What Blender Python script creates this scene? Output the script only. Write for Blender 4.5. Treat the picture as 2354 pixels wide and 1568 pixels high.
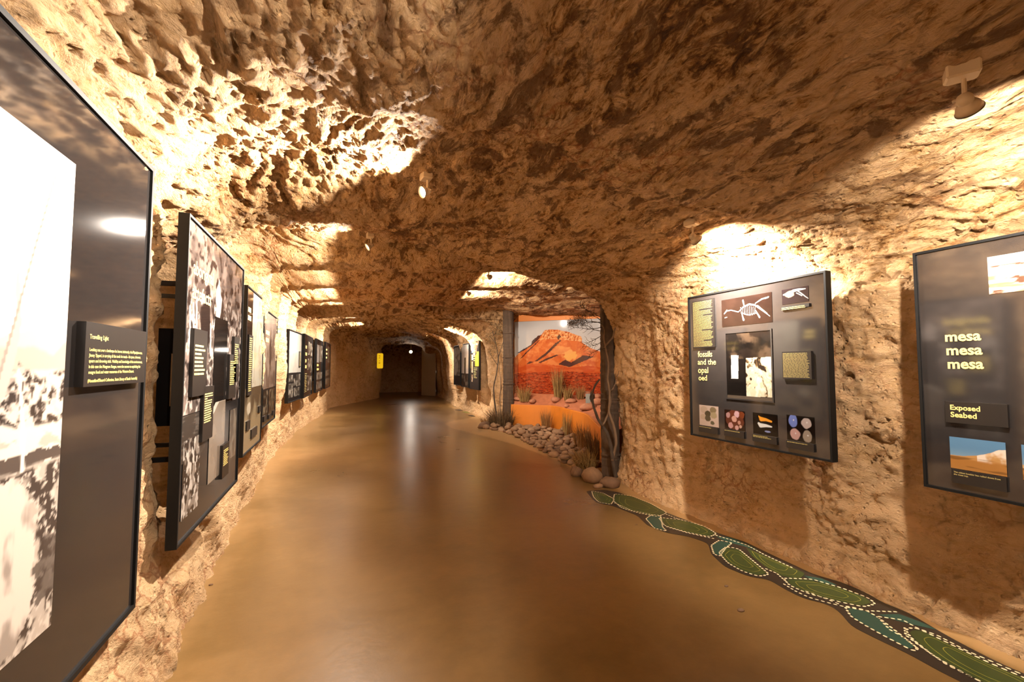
import bpy, bmesh, math, random
import numpy as np
from mathutils import Vector, Matrix
from mathutils.bvhtree import BVHTree

# ------------------------------------------------------------------ reset
for o in list(bpy.data.objects): bpy.data.objects.remove(o)
SC = bpy.context.scene
COL = SC.collection
random.seed(7); RNG = np.random.default_rng(7)

# ------------------------------------------------------------------ camera, world, exposure
H = 1.35                                     # eye height of the tripod
PITCH = math.radians(3.174); YAW = math.radians(20.755)
cam = bpy.data.cameras.new('camera'); cam.lens = 16.0; cam.sensor_width = 36.0
cam.clip_start = 0.02; cam.clip_end = 100
camo = bpy.data.objects.new('camera', cam); COL.objects.link(camo)
camo.location = (0, 0, H); camo.rotation_euler = (math.pi/2 + PITCH, 0, -YAW)
SC.camera = camo
W = bpy.data.worlds.new('world'); SC.world = W; W.use_nodes = True
W.node_tree.nodes['Background'].inputs[0].default_value = (1.0, .75, .5, 1)
W.node_tree.nodes['Background'].inputs[1].default_value = 0.0
SC.view_settings.view_transform = 'Standard'; SC.view_settings.look = 'None'
SC.view_settings.gamma = 1.0; SC.view_settings.use_curve_mapping = False
SC.view_settings.exposure = 0.38
LAMP_COL = (1.0, .875, .75)
SPOT_W = 215.0                                # watts of a full-strength spotlight

# ------------------------------------------------------------------ survey helpers: photo point -> point on a real plane of the place
FPX, CX, CY = 1046.2, 1177., 784.
_f = np.array([math.sin(YAW)*math.cos(PITCH), math.cos(YAW)*math.cos(PITCH), math.sin(PITCH)])
_r = np.array([math.cos(YAW), -math.sin(YAW), 0]); _u = np.cross(_r, _f); _c = np.array([0, 0, H])
def on_plane(x, y, p, n):
    d = _f*FPX + _r*(x-CX) - _u*(y-CY); p = np.array(p, float); n = np.array(n, float)
    return _c + d*(np.dot(p-_c, n)/np.dot(d, n))
def on_floor(x, y, z=0): return on_plane(x, y, (0, 0, z), (0, 0, 1))

# ------------------------------------------------------------------ noise (numpy gradient noise)
_perm = np.random.default_rng(3).permutation(256); _perm = np.concatenate([_perm, _perm, _perm])
_g = np.random.default_rng(5).normal(size=(256, 3)); _g /= np.linalg.norm(_g, axis=1)[:, None]
def pnoise(x, y, z):
    x, y, z = np.broadcast_arrays(np.asarray(x, float), np.asarray(y, float), np.asarray(z, float))
    xi, yi, zi = np.floor(x).astype(int), np.floor(y).astype(int), np.floor(z).astype(int)
    fx, fy, fz = x-xi, y-yi, z-zi
    s = lambda t: t*t*t*(t*(t*6-15)+10)
    u, v, w = s(fx), s(fy), s(fz); out = 0
    for a in (0, 1):
        for b in (0, 1):
            for c in (0, 1):
                h = _perm[_perm[_perm[(xi+a) & 255]+((yi+b) & 255)]+((zi+c) & 255)]
                gr = _g[h]
                d = gr[..., 0]*(fx-a)+gr[..., 1]*(fy-b)+gr[..., 2]*(fz-c)
                out = out + d*(u if a else 1-u)*(v if b else 1-v)*(w if c else 1-w)
    return out*1.5
def fbm(x, y, z, o=4, gain=.5):
    t = 0; a = 1.
    for i in range(o):
        t = t + a*pnoise(x*2**i+17.3*i, y*2**i+5.1*i, z*2**i+9.7*i); a *= gain
    return t
def worley(x, y, z):
    x, y, z = (np.asarray(a, np.float32) for a in (x, y, z))
    xi, yi, zi = np.floor(x).astype(np.int32), np.floor(y).astype(np.int32), np.floor(z).astype(np.int32)
    J = np.random.default_rng(11).random((256, 4)).astype(np.float32)
    best = np.full(x.shape, 9, np.float32); val = np.zeros(x.shape, np.float32)
    for a in (-1, 0, 1):
        for b in (-1, 0, 1):
            for c in (-1, 0, 1):
                h = _perm[_perm[_perm[(xi+a) & 255]+((yi+b) & 255)]+((zi+c) & 255)]
                j = J[h]
                d = (xi+a+j[..., 0]-x)**2+(yi+b+j[..., 1]-y)**2+(zi+c+j[..., 2]-z)**2
                m = d < best; best = np.where(m, d, best); val = np.where(m, j[..., 3], val)
    return np.sqrt(best), val
def sstep(a, b, x):
    t = np.clip((x-a)/(b-a), 0, 1); return t*t*(3-2*t)

# ------------------------------------------------------------------ materials
MATS = {}
def nodes_of(name):
    m = bpy.data.materials.new(name); m.use_nodes = True
    nt = m.node_tree; return m, nt, nt.nodes['Principled BSDF']
def N(nt, typ, **kw):
    n = nt.nodes.new(typ)
    for k, v in kw.items(): setattr(n, k, v)
    return n
def simple(name, col, rough=.6, metal=0, var=.15, scale=12, bump=0., emit=None, spec=.5, coat=0.):
    if name in MATS: return MATS[name]
    m, nt, b = nodes_of(name); L = nt.links
    tc = N(nt, 'ShaderNodeTexCoord'); no = N(nt, 'ShaderNodeTexNoise')
    no.inputs['Scale'].default_value = scale; no.inputs['Detail'].default_value = 5
    L.new(tc.outputs['Object'], no.inputs['Vector'])
    mx = N(nt, 'ShaderNodeMix', data_type='RGBA'); L.new(no.outputs['Fac'], mx.inputs[0])
    mx.inputs[6].default_value = tuple(c*(1-var) for c in col)+(1,)
    mx.inputs[7].default_value = tuple(min(1, c*(1+var)) for c in col)+(1,)
    L.new(mx.outputs[2], b.inputs['Base Color'])
    b.inputs['Roughness'].default_value = rough; b.inputs['Metallic'].default_value = metal
    b.inputs['Specular IOR Level'].default_value = spec; b.inputs['Coat Weight'].default_value = coat
    b.inputs['Coat Roughness'].default_value = .05
    if bump:
        bp = N(nt, 'ShaderNodeBump'); bp.inputs['Strength'].default_value = bump; bp.inputs['Distance'].default_value = .01
        L.new(no.outputs['Fac'], bp.inputs['Height']); L.new(bp.outputs[0], b.inputs['Normal'])
    if emit:
        b.inputs['Emission Color'].default_value = tuple(emit[:3])+(1,); b.inputs['Emission Strength'].default_value = emit[3]
    MATS[name] = m; return m

def rock_material():
    m, nt, b = nodes_of('rock'); L = nt.links
    tc = N(nt, 'ShaderNodeTexCoord'); sep = N(nt, 'ShaderNodeSeparateXYZ'); L.new(tc.outputs['Object'], sep.inputs[0])
    mp = N(nt, 'ShaderNodeMapping'); mp.inputs['Scale'].default_value = (1.3, .55, 1.3); L.new(tc.outputs['Object'], mp.inputs[0])
    def noise(sc, det, dist, src, rough=.55):
        n = N(nt, 'ShaderNodeTexNoise'); n.inputs['Scale'].default_value = sc; n.inputs['Detail'].default_value = det
        n.inputs['Distortion'].default_value = dist; n.inputs['Roughness'].default_value = rough; L.new(src, n.inputs['Vector']); return n.outputs['Fac']
    def math_(op, a, b_, clamp=False):
        n = N(nt, 'ShaderNodeMath', operation=op); n.use_clamp = clamp
        for i, v in enumerate((a, b_)):
            if isinstance(v, (int, float)): n.inputs[i].default_value = v
            else: L.new(v, n.inputs[i])
        return n.outputs[0]
    def ramp(fac, stops):
        r = N(nt, 'ShaderNodeValToRGB'); L.new(fac, r.inputs[0]); el = r.color_ramp.elements
        while len(el) < len(stops): el.new(.5)
        for e, (p, c) in zip(el, stops): e.position = p; e.color = tuple(c)+(1,)
        return r.outputs[0]
    big = noise(1.5, 6, 1.2, mp.outputs[0]); mid = noise(6.5, 9, 1.6, mp.outputs[0], .68); fine = noise(26, 9, .8, mp.outputs[0], .7)
    fac = math_('ADD', math_('MULTIPLY', big, .30), math_('MULTIPLY', mid, .43))
    fac = math_('ADD', fac, math_('MULTIPLY', fine, .27))
    # iron staining gets denser in the roof band of the claystone
    zr = N(nt, 'ShaderNodeMapRange'); zr.inputs[1].default_value = 1.2; zr.inputs[2].default_value = 2.45
    zr.inputs[3].default_value = .085; zr.inputs[4].default_value = .030; L.new(sep.outputs[2], zr.inputs[0])
    fac = math_('ADD', fac, zr.outputs[0])
    xr_ = N(nt, 'ShaderNodeMapRange'); xr_.inputs[1].default_value = -.7; xr_.inputs[2].default_value = .7
    xr_.inputs[3].default_value = .028; xr_.inputs[4].default_value = 0.; L.new(sep.outputs[0], xr_.inputs[0])
    fac = math_('ADD', fac, xr_.outputs[0])
    col = ramp(fac, [(.412, (.070, .029, .0075)), (.452, (.19, .083, .022)), (.475, (.37, .186, .059)), (.497, (.535, .312, .126)), (.525, (.65, .405, .192)), (.61, (.74, .49, .265))])
    # rust-red veins
    v = N(nt, 'ShaderNodeTexVoronoi', feature='DISTANCE_TO_EDGE'); v.inputs['Scale'].default_value = 7
    dm = N(nt, 'ShaderNodeVectorMath', operation='ADD'); nv = N(nt, 'ShaderNodeTexNoise'); nv.inputs['Scale'].default_value = 5; nv.inputs['Detail'].default_value = 5
    L.new(tc.outputs['Object'], nv.inputs['Vector']); sc_ = N(nt, 'ShaderNodeVectorMath', operation='SCALE'); sc_.inputs['Scale'].default_value = .35
    L.new(nv.outputs['Color'], sc_.inputs[0]); L.new(tc.outputs['Object'], dm.inputs[0]); L.new(sc_.outputs[0], dm.inputs[1]); L.new(dm.outputs[0], v.inputs['Vector'])
    vm = ramp(v.outputs['Distance'], [(.0, (1, 1, 1)), (.09, (0, 0, 0))])
    patch = ramp(noise(1.1, 3, .5, tc.outputs['Object']), [(.50, (0, 0, 0)), (.62, (.75, .75, .75))])
    vf = math_('MULTIPLY', vm, patch)
    mx = N(nt, 'ShaderNodeMix', data_type='RGBA'); L.new(vf, mx.inputs[0]); L.new(col, mx.inputs[6]); mx.inputs[7].default_value = (.36, .13, .045, 1)
    # marbled iron-brown blotches of the roof bed
    zb = N(nt, 'ShaderNodeMapRange'); zb.inputs[1].default_value = 1.75; zb.inputs[2].default_value = 2.35; zb.inputs[3].default_value = .12; zb.inputs[4].default_value = .85; L.new(sep.outputs[2], zb.inputs[0])
    xb = N(nt, 'ShaderNodeMapRange'); xb.inputs[1].default_value = -.5; xb.inputs[2].default_value = .5; xb.inputs[3].default_value = .45; xb.inputs[4].default_value = 1.; L.new(sep.outputs[0], xb.inputs[0])
    bl = ramp(noise(5.0, 10, .9, mp.outputs[0], .70), [(.50, (0, 0, 0)), (.575, (1, 1, 1))])
    bf = math_('MULTIPLY', math_('MULTIPLY', bl, zb.outputs[0]), xb.outputs[0])
    mx2 = N(nt, 'ShaderNodeMix', data_type='RGBA'); L.new(bf, mx2.inputs[0]); L.new(mx.outputs[2], mx2.inputs[6]); mx2.inputs[7].default_value = (.15, .064, .020, 1)
    L.new(mx2.outputs[2], b.inputs['Base Color'])
    b.inputs['Roughness'].default_value = .85; b.inputs['Specular IOR Level'].default_value = .25
    hb = math_('ADD', math_('MULTIPLY', mid, .8), math_('MULTIPLY', fine, .55))
    vp = N(nt, 'ShaderNodeTexVoronoi'); vp.inputs['Scale'].default_value = 28; L.new(tc.outputs['Object'], vp.inputs['Vector'])
    pr_ = N(nt, 'ShaderNodeMapRange', interpolation_type='SMOOTHSTEP'); pr_.inputs[1].default_value = .06; pr_.inputs[2].default_value = .30; L.new(vp.outputs['Distance'], pr_.inputs[0])
    hb = math_('ADD', hb, math_('MULTIPLY', pr_.outputs[0], .30))
    hb = math_('ADD', hb, math_('MULTIPLY', noise(85, 4, 0, tc.outputs['Object']), .2))
    bp = N(nt, 'ShaderNodeBump'); bp.inputs['Strength'].default_value = 1.0; bp.inputs['Distance'].default_value = .05
    L.new(hb, bp.inputs['Height']); L.new(bp.outputs[0], b.inputs['Normal'])
    MATS['rock'] = m; return m

def floor_material():
    m, nt, b = nodes_of('concrete_floor'); L = nt.links
    tc = N(nt, 'ShaderNodeTexCoord')
    n1 = N(nt, 'ShaderNodeTexNoise'); n1.inputs['Scale'].default_value = .9; n1.inputs['Detail'].default_value = 7; n1.inputs['Distortion'].default_value = .6
    n2 = N(nt, 'ShaderNodeTexNoise'); n2.inputs['Scale'].default_value = 9; n2.inputs['Detail'].default_value = 8; n2.inputs['Roughness'].default_value = .65
    for n in (n1, n2): L.new(tc.outputs['Object'], n.inputs['Vector'])
    at = N(nt, 'ShaderNodeAttribute'); at.attribute_name = 'pale_zone'
    a = N(nt, 'ShaderNodeMath', operation='MULTIPLY'); a.inputs[1].default_value = .55; L.new(n1.outputs['Fac'], a.inputs[0])
    c = N(nt, 'ShaderNodeMath', operation='MULTIPLY_ADD'); c.inputs[1].default_value = .25; L.new(n2.outputs['Fac'], c.inputs[0]); L.new(a.outputs[0], c.inputs[2])
    d = N(nt, 'ShaderNodeMath', operation='MULTIPLY_ADD'); d.inputs[1].default_value = .42; L.new(at.outputs['Fac'], d.inputs[0]); L.new(c.outputs[0], d.inputs[2])
    r = N(nt, 'ShaderNodeValToRGB'); L.new(d.outputs[0], r.inputs[0]); el = r.color_ramp.elements
    for i, (p, cc) in enumerate([(.28, (.105, .060, .0185)), (.42, (.15, .085, .027)), (.60, (.20, .116, .039)), (.82, (.32, .19, .075))]):
        e = el[i] if i < 2 else el.new(p); e.position = p; e.color = cc+(1,)
    L.new(r.outputs[0], b.inputs['Base Color'])
    rr = N(nt, 'ShaderNodeMapRange'); rr.inputs[3].default_value = .23; rr.inputs[4].default_value = .38; L.new(n1.outputs['Fac'], rr.inputs[0])
    L.new(rr.outputs[0], b.inputs['Roughness'])
    bp = N(nt, 'ShaderNodeBump'); bp.inputs['Strength'].default_value = .12; bp.inputs['Distance'].default_value = .01
    L.new(n2.outputs['Fac'], bp.inputs['Height']); L.new(bp.outputs[0], b.inputs['Normal'])
    b.inputs['Specular IOR Level'].default_value = .4
    return m

def print_material():
    m, nt, b = nodes_of('print'); L = nt.links
    at = N(nt, 'ShaderNodeAttribute'); at.attribute_name = 'ink'; L.new(at.outputs['Color'], b.inputs['Base Color'])
    b.inputs['Roughness'].default_value = .055; b.inputs['Specular IOR Level'].default_value = .3
    MATS['print'] = m; return m
ROCK = rock_material(); FLOOR = floor_material(); PRINT = print_material()
BOARD = simple('board_black', (.022, .019, .018), .07, var=.1, spec=.8)
FRAME = simple('frame_black', (.006, .006, .006), .5, var=.1, spec=.2)
PLATE = simple('caption_black', (.012, .010, .009), .35, var=.1)
YEL = simple('text_yellow', (.88, .66, .20), .5, var=.05)
CREAM = simple('text_cream', (.40, .32, .11), .5, var=.05)
TXTD = simple('text_small', (.24, .19, .065), .5, var=.05)
LAMPW = simple('lamp_white', (.58, .45, .29), .45, var=.05)
LAMPD = simple('lamp_dark', (.03, .025, .02), .6)
BULB = simple('bulb', (1, 1, 1), .3, emit=(1, .88, .72, 45.))
STEEL = simple('bracket_black', (.012, .012, .012), .5)

# ------------------------------------------------------------------ mesh helpers
def link(o, parent=None):
    COL.objects.link(o)
    if parent is not None: o.parent = parent
    return o
def mesh_obj(name, verts, faces, mat, parent=None, smooth=False):
    me = bpy.data.meshes.new(name); me.from_pydata([tuple(map(float, v)) for v in verts], [], [tuple(map(int, f)) for f in faces])
    if smooth: me.polygons.foreach_set('use_smooth', [True]*len(me.polygons))
    me.materials.append(mat); me.update()
    return link(bpy.data.objects.new(name, me), parent)
def grid_mesh(name, P, mat, smooth=True, flip=False):
    nr, nc = P.shape[:2]; me = bpy.data.meshes.new(name)
    idx = np.arange(nr*nc).reshape(nr, nc)
    q = np.stack([idx[:-1, :-1], idx[:-1, 1:], idx[1:, 1:], idx[1:, :-1]], -1).reshape(-1, 4)
    if flip: q = q[:, ::-1]
    me.vertices.add(nr*nc); me.vertices.foreach_set('co', P.reshape(-1).astype(np.float32))
    me.loops.add(q.size); me.loops.foreach_set('vertex_index', q.reshape(-1).astype(np.int32))
    me.polygons.add(len(q)); me.polygons.foreach_set('loop_start', np.arange(0, q.size, 4, dtype=np.int32))
    me.polygons.foreach_set('loop_total', np.full(len(q), 4, np.int32))
    if smooth: me.polygons.foreach_set('use_smooth', np.ones(len(q), bool))
    me.materials.append(mat); me.update(calc_edges=True); me.validate(); return me
def tag(o, label=None, cat=None, group=None, kind=None):
    if label: o['label'] = label
    if cat: o['category'] = cat
    if group: o['group'] = group
    if kind: o['kind'] = kind
    return o
def empty(name, loc, label=None, cat=None, group=None):
    o = bpy.data.objects.new(name, None); o.empty_display_size = .1; o.location = loc; link(o); return tag(o, label, cat, group)
class MB:
    """collects boxes, prisms, tubes, lathes into ONE mesh"""
    def __init__(s): s.v = []; s.f = []
    def add(s, v, f):
        n = len(s.v); s.v += [tuple(map(float, a)) for a in v]; s.f += [tuple(n+i for i in q) for q in f]; return s
    def box(s, a, b):
        (x0, y0, z0), (x1, y1, z1) = a, b
        return s.add([(x0, y0, z0), (x1, y0, z0), (x1, y1, z0), (x0, y1, z0), (x0, y0, z1), (x1, y0, z1), (x1, y1, z1), (x0, y1, z1)],
                     [(0, 3, 2, 1), (4, 5, 6, 7), (0, 1, 5, 4), (1, 2, 6, 5), (2, 3, 7, 6), (3, 0, 4, 7)])
    def cbox(s, a, b, c=.004):
        """box chamfered on its vertical edges and both ends"""
        (x0, y0, z0), (x1, y1, z1) = a, b
        def ring(i, z):
            c2 = c; X0, X1, Y0, Y1 = x0+i, x1-i, y0+i, y1-i
            return [(X0+c2, Y0, z), (X1-c2, Y0, z), (X1, Y0+c2, z), (X1, Y1-c2, z), (X1-c2, Y1, z), (X0+c2, Y1, z), (X0, Y1-c2, z), (X0, Y0+c2, z)]
        R = [ring(c, z0), ring(0, z0+c), ring(0, z1-c), ring(c, z1)]
        v = sum(R, []); f = []
        for k in range(3):
            for j in range(8): f.append((k*8+j, k*8+(j+1) % 8, (k+1)*8+(j+1) % 8, (k+1)*8+j))
        f.append(tuple(range(7, -1, -1))); f.append(tuple(range(24, 32)))
        return s.add(v, f)
    def prism(s, pts, z0, z1):
        n = len(pts)
        v = [(x, y, z0) for x, y in pts]+[(x, y, z1) for x, y in pts]
        f = [tuple(range(n-1, -1, -1)), tuple(range(n, 2*n))]+[(i, (i+1) % n, n+(i+1) % n, n+i) for i in range(n)]
        return s.add(v, f)
    def tube(s, pts, rad, seg=8, cap=True):
        P = [Vector(p) for p in pts]; rad = list(rad) if hasattr(rad, '__len__') else [rad]*len(P)
        v = []; f = []; up = Vector((.31, .17, .93))
        for i, p in enumerate(P):
            t = (P[min(i+1, len(P)-1)]-P[max(i-1, 0)]).normalized()
            a = t.cross(up)
            if a.length < .05: a = t.cross(Vector((1, 0, 0)))
            a.normalize(); b = t.cross(a); 
            for k in range(seg):
                q = 2*math.pi*k/seg; v.append(p+(a*math.cos(q)+b*math.sin(q))*rad[i])
        for i in range(len(P)-1):
            for k in range(seg): f.append((i*seg+k, i*seg+(k+1) % seg, (i+1)*seg+(k+1) % seg, (i+1)*seg+k))
        if cap: f.append(tuple(range(seg-1, -1, -1))); f.append(tuple((len(P)-1)*seg+k for k in range(seg)))
        return s.add(v, f)
    def lathe(s, prof, seg=24, M=None):
        v = []; f = []
        for r_, z_ in prof:
            for k in range(seg):
                q = 2*math.pi*k/seg; p = Vector((r_*math.cos(q), r_*math.sin(q), z_)); v.append(M @ p if M else p)
        for i in range(len(prof)-1):
            for k in range(seg): f.append((i*seg+k, i*seg+(k+1) % seg, (i+1)*seg+(k+1) % seg, (i+1)*seg+k))
        return s.add(v, f)
    def build(s, name, mat, parent=None, smooth=False): return mesh_obj(name, s.v, s.f, mat, parent, smooth)

# ------------------------------------------------------------------ THE TUNNEL
def smooth_interp(y, pts):
    xs = np.array([p[0] for p in pts], float); ys = np.array([p[1] for p in pts], float)
    off = np.linspace(-.35, .35, 9)
    return np.mean([np.interp(np.asarray(y)+o, xs, ys) for o in off], axis=0)
AL0, AL1 = 4.78, 9.95           # the diorama alcove opens between these along the right wall
def x_left(y): return smooth_interp(y, [(-6, -.64), (2.4, -.67), (4.3, -.80), (7.7, -.93), (10.6, -.80), (13.2, -.50), (15.6, -.30), (16.4, -.15), (20.2, 1.62), (20.6, 1.70), (25, 1.75)])
def x_right_wall(y): return smooth_interp(y, [(-6, 3.0), (1.2, 3.03), (4.4, 3.10), (5.2, 3.28), (9.6, 3.70), (10.4, 3.62), (13, 3.66), (15, 3.72), (18.4, 4.15), (20.4, 4.25), (25, 4.3)])
def x_right(y):
    w = sstep(AL0, AL0+.22, y)*(1-sstep(AL1, AL1+.16, y)); return x_right_wall(y)*(1-w)+6.6*w
def z_ceil(y): return smooth_interp(y, [(-6, 2.5), (0, 2.50), (3, 2.52), (5, 2.50), (8, 2.52), (12, 2.56), (16, 2.66), (18.6, 2.60), (19.8, 2.38), (25, 2.34)])
RINGS = [2.05, 3.75, 5.42, 6.85, 8.3, 9.4, 10.9, 12.2, 13.6, 15.0, 16.4, 17.6]
def ring(y):
    """cutting-machine advances: the bore widens after each ring edge, then narrows to the next lip"""
    y = np.asarray(y); out = np.zeros_like(y)
    E = [-7, -5, -3, -1.4, .3]+RINGS+[19, 21, 23, 26]
    for a, b in zip(E[:-1], E[1:]):
        t = (y-a)/(b-a); inside = (t >= 0) & (t < 1)
        prof = sstep(0, .12, t)*(1-sstep(.58, .84, t))
        out = np.where(inside, prof, out)
    return out          # 0 at lips, ~1 in the hollows
# rows along the tunnel: finer near the camera
rows = [-6.0]
while rows[-1] < 24.2:
    y = rows[-1]
    if y < .2: d = .07
    elif y < 2.6: d = .0135
    elif y < 17: d = .0052*y
    else: d = .13
    if AL0-.05 < y < AL0+.3 or AL1-.05 < y < AL1+.25: d = min(d, .02)
    rows.append(y+d)
YR = np.array(rows)
def profile_rows(Y):
    xl, xr, zc = x_left(Y), x_right(Y), z_ceil(Y); w = xr-xl; o = np.ones_like(Y); rg = ring(Y)
    # depth of the hollow in the left wall: tight by the first panel, a cut niche behind the artefacts panel, shallow further in
    niche = sstep(2.56, 2.70, Y)*(1-sstep(3.50, 3.72, Y))
    inset = np.interp(Y, [-6, 1.9, 2.25, 2.5, 3.6, 4.2, 6, 9, 25], [.5, .42, .34, .26, .30, .15, .12, .20, .30])*(1-sstep(17.6, 19.8, Y))
    inset = inset+niche*1.9
    tight = sstep(3.4, 4.4, Y); near = 1-sstep(2.05, 2.4, Y)
    al = sstep(AL0, AL0+.22, Y)*(1-sstep(AL1, AL1+.16, Y))
    amp = .05+.27*sstep(3.4, 4.8, Y)*(1-.4*sstep(8.2, 9.5, Y))
    amp = amp*(1-sstep(16, 18, Y)*.6)
    eL = amp*(rg-.55); eR = np.where(Y < 10, .05, .20)*(rg-.55)*(1-al)
    eC = (.03+.09*sstep(3.2, 4.6, Y))*(rg-.55)
    zc = zc+.10*al
    L = [(xl+.03, -.08*o), (xl-.03*np.minimum(inset, 1), .06*o), (xl-.12*np.minimum(inset, 1)-.07*near-.2*eL, .30*o), (xl-.30*inset-.04*near-.6*eL, .8*o), (xl-.36*inset-.02*near-eL, 1.35*o), (xl-.32*inset-eL, 1.85*o), (xl-.10*np.minimum(inset, 1)-eL, zc-.30+.03*tight+.3*eL), (xl+.14-.04*tight-.8*eL, zc-.10+.02*tight+eL)]
    M = [(xl+.55-.12*tight-.3*eL, zc-.02+eL), (xl+.30*w, zc+.03+eC+.4*eL), (xl+.5*w, zc+.035+eC*.35), (xl+.70*w, zc-.125+eC*.2), (xr-.62, zc-.22+eR)]
    R = [(xr-.32+eR*.7, zc-.36+eR*.7), (xr-.14+eR, 1.90*o), (xr-.06+eR, 1.5*o), (xr-.02+eR, 1.0*o), (xr+.02+.6*eR, .5*o), (xr-.0, .18*o), (xr-.05, .05*o), (xr-.11, -.08*o)]
    return L, M, R
def catmull(C, nseg):
    """C: (ncp, nrow, 2); nseg samples per segment -> (nrow, nsamp, 2)"""
    n = len(C); out = []
    for i in range(n-1):
        p0, p1, p2, p3 = C[max(i-1, 0)], C[i], C[i+1], C[min(i+2, n-1)]
        k = nseg[i]
        for t in np.arange(k)/k:
            out.append(.5*((2*p1)+(-p0+p2)*t+(2*p0-5*p1+4*p2-p3)*t*t+(-p0+3*p1-3*p2+p3)*t**3))
    out.append(C[-1]); return np.stack(out, 1)
L_, M_, R_ = profile_rows(YR)
CP = np.array([[a, b] for a, b in L_+M_+R_]).transpose(0, 2, 1)
NSEG = [6, 16, 30, 32, 32, 26, 26, 26] + [48, 48, 48, 46] + [28] + [24, 28, 30, 30, 22, 10, 8]
XZ = catmull(CP, NSEG)
PB = np.stack([XZ[..., 0], np.repeat(YR[:, None], XZ.shape[1], 1), XZ[..., 1]], -1)
def grid_normals(P):
    du = np.gradient(P, axis=0); dv = np.gradient(P, axis=1); n = np.cross(dv, du); n /= np.linalg.norm(n, axis=-1)[..., None]+1e-9; return n
NB = grid_normals(PB)
# make the normals point into the tunnel (towards its axis)
axis_pt = np.stack([(x_left(YR)+np.minimum(x_right(YR), 3.6))/2, YR, np.full_like(YR, 1.3)], -1)[:, None, :]
sgn = np.sign(np.median(np.sum(NB*(axis_pt-PB), -1))); NB *= sgn
cut = np.cumsum([0]+NSEG); iL = cut[len(L_)-1]; iR = cut[len(L_)+len(M_)]
x, y, z = PB[..., 0], PB[..., 1], PB[..., 2]
tt = np.linspace(0, 1, PB.shape[1])[None, :]
roof = sstep(1.75, 2.35, z)                  # 1 on the roof, 0 on the walls
leftness = 1-sstep(.1, 1.5, x-x_left(YR)[:, None])
around = np.cumsum(np.linalg.norm(np.diff(PB, axis=1, prepend=PB[:, :1]), axis=-1), axis=1)
wx = x+.10*fbm(x*2.5, y*2.5, z*2.5, 2); wy = y+.10*fbm(x*2.5+9, y*2.5, z*2.5, 2)
disp = .045*fbm(x*.9, y*.8, z*.9, 3)
disp += .030*fbm(wx*3.1, wy*2.6, z*3.1, 3)*(1-.3*roof)
lump = fbm(wx*7, wy*6, z*7, 3); disp += .020*(np.abs(lump)-.3)*(1-.4*roof)
# pick gouges, drawn out along the drive on the roof, deepest on the left haunch
ga = around+.12*fbm(x*2, y*1.6, z*2, 2)
gouge = np.abs(pnoise(ga*11, y*2.3, 3.3))
gouge2 = np.abs(pnoise(ga*26+4, y*6.0, 8.1))
haunch = leftness*sstep(1.5, 2.2, z)
disp += -.045*np.clip(.32-gouge, 0, 1)*(.25+.9*haunch)*roof
disp += .016*(gouge-.3)*haunch
disp += -.045*np.clip(.26-gouge2, 0, 1)*(roof*.7+.6*haunch)
# pick scoops: shallow bowls with sharp lips between them; long ones on the roof, short on the walls
w2x = x+.05*pnoise(x*6, y*6, z*6); w2y = y+.05*pnoise(x*6+31, y*6, z*6); w2z = z+.05*pnoise(x*6, y*6+17, z*6)
F, cv = worley(w2x*9, w2y*(8.5-5*roof), w2z*9)
calm = 1-.62*sstep(3.6, 5.2, y)*(1-sstep(0, .5, tt-.62))-.35*sstep(6, 9, y)
disp += calm*(.034*(np.minimum(F, .8)**1.6-.3)+.020*(cv-.5))*(.75+.25*haunch-.25*roof)
F2, cv2 = worley(w2x*22+5, w2y*(20-9*roof), w2z*22)
disp += calm*.012*(np.minimum(F2, .8)**1.5-.3)+calm*.008*(cv2-.5)
pit = pnoise(wx*34, wy*30, z*34); disp += -.007*np.clip(pit-.15, 0, 1)*1.4
# open cracks and gas pits in the wall claystone
crk = pnoise(w2x*7.5+3, w2y*5, w2z*9.5); gate = sstep(-.1, .25, pnoise(x*2.1+7, y*2.1, z*2.1))*(1-.75*roof)
disp += -.026*np.clip(1-np.abs(crk)/.085, 0, 1)*gate*calm
crk2 = pnoise(w2x*15+3, w2y*12, w2z*18); disp += -.013*np.clip(1-np.abs(crk2)/.11, 0, 1)*sstep(.0, .3, pnoise(x*3.1+1, y*3.1, z*3.1+5))*(1-.6*roof)
# shell-like arcs left by the rotating cutter head on the right wall
ctrs = [(3.02, .30, .26), (2.35, .33, .20), (1.60, .18, .22), (1.78, 1.00, .32), (1.72, 1.45, .30), (3.35, .80, .34), (3.5, 1.5, .4), (1.3, 2.02, .3), (2.2, 2.05, .28), (4.3, .9, .5), (4.0, 1.6, .45), (.9, .5, .3), (2.75, .5, .25), (1.55, .55, .28)]
rw = (tt > .6) & (x < 4.2) & (y < 5)
for cy, cz, rr in ctrs:
    d = np.sqrt((y-cy)**2+(z-cz)**2)+.018*fbm(y*9, z*9, 2.2, 2)
    ang = np.arctan2(z-cz, y-cy)
    a = np.exp(-(d/rr)**2*1.6)*sstep(-.6, .5, np.sin(ang*1.0+cy*3)+.35)
    saw = (d/.052) % 1.0
    disp += np.where(rw, -.020*a*(1-saw)**2, 0)
PD = PB+NB*disp[..., None]
MESH_L = grid_mesh('wall_left', PD[:, :iL+1], ROCK, flip=False)
MESH_C = grid_mesh('ceiling', PD[:, iL:iR+1], ROCK, flip=False)
MESH_R = grid_mesh('wall_right', PD[:, iR:], ROCK, flip=False)
for nm, me in (('wall_left', MESH_L), ('ceiling', MESH_C), ('wall_right', MESH_R)):
    o = link(bpy.data.objects.new(nm, me)); o['kind'] = 'structure'
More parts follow.
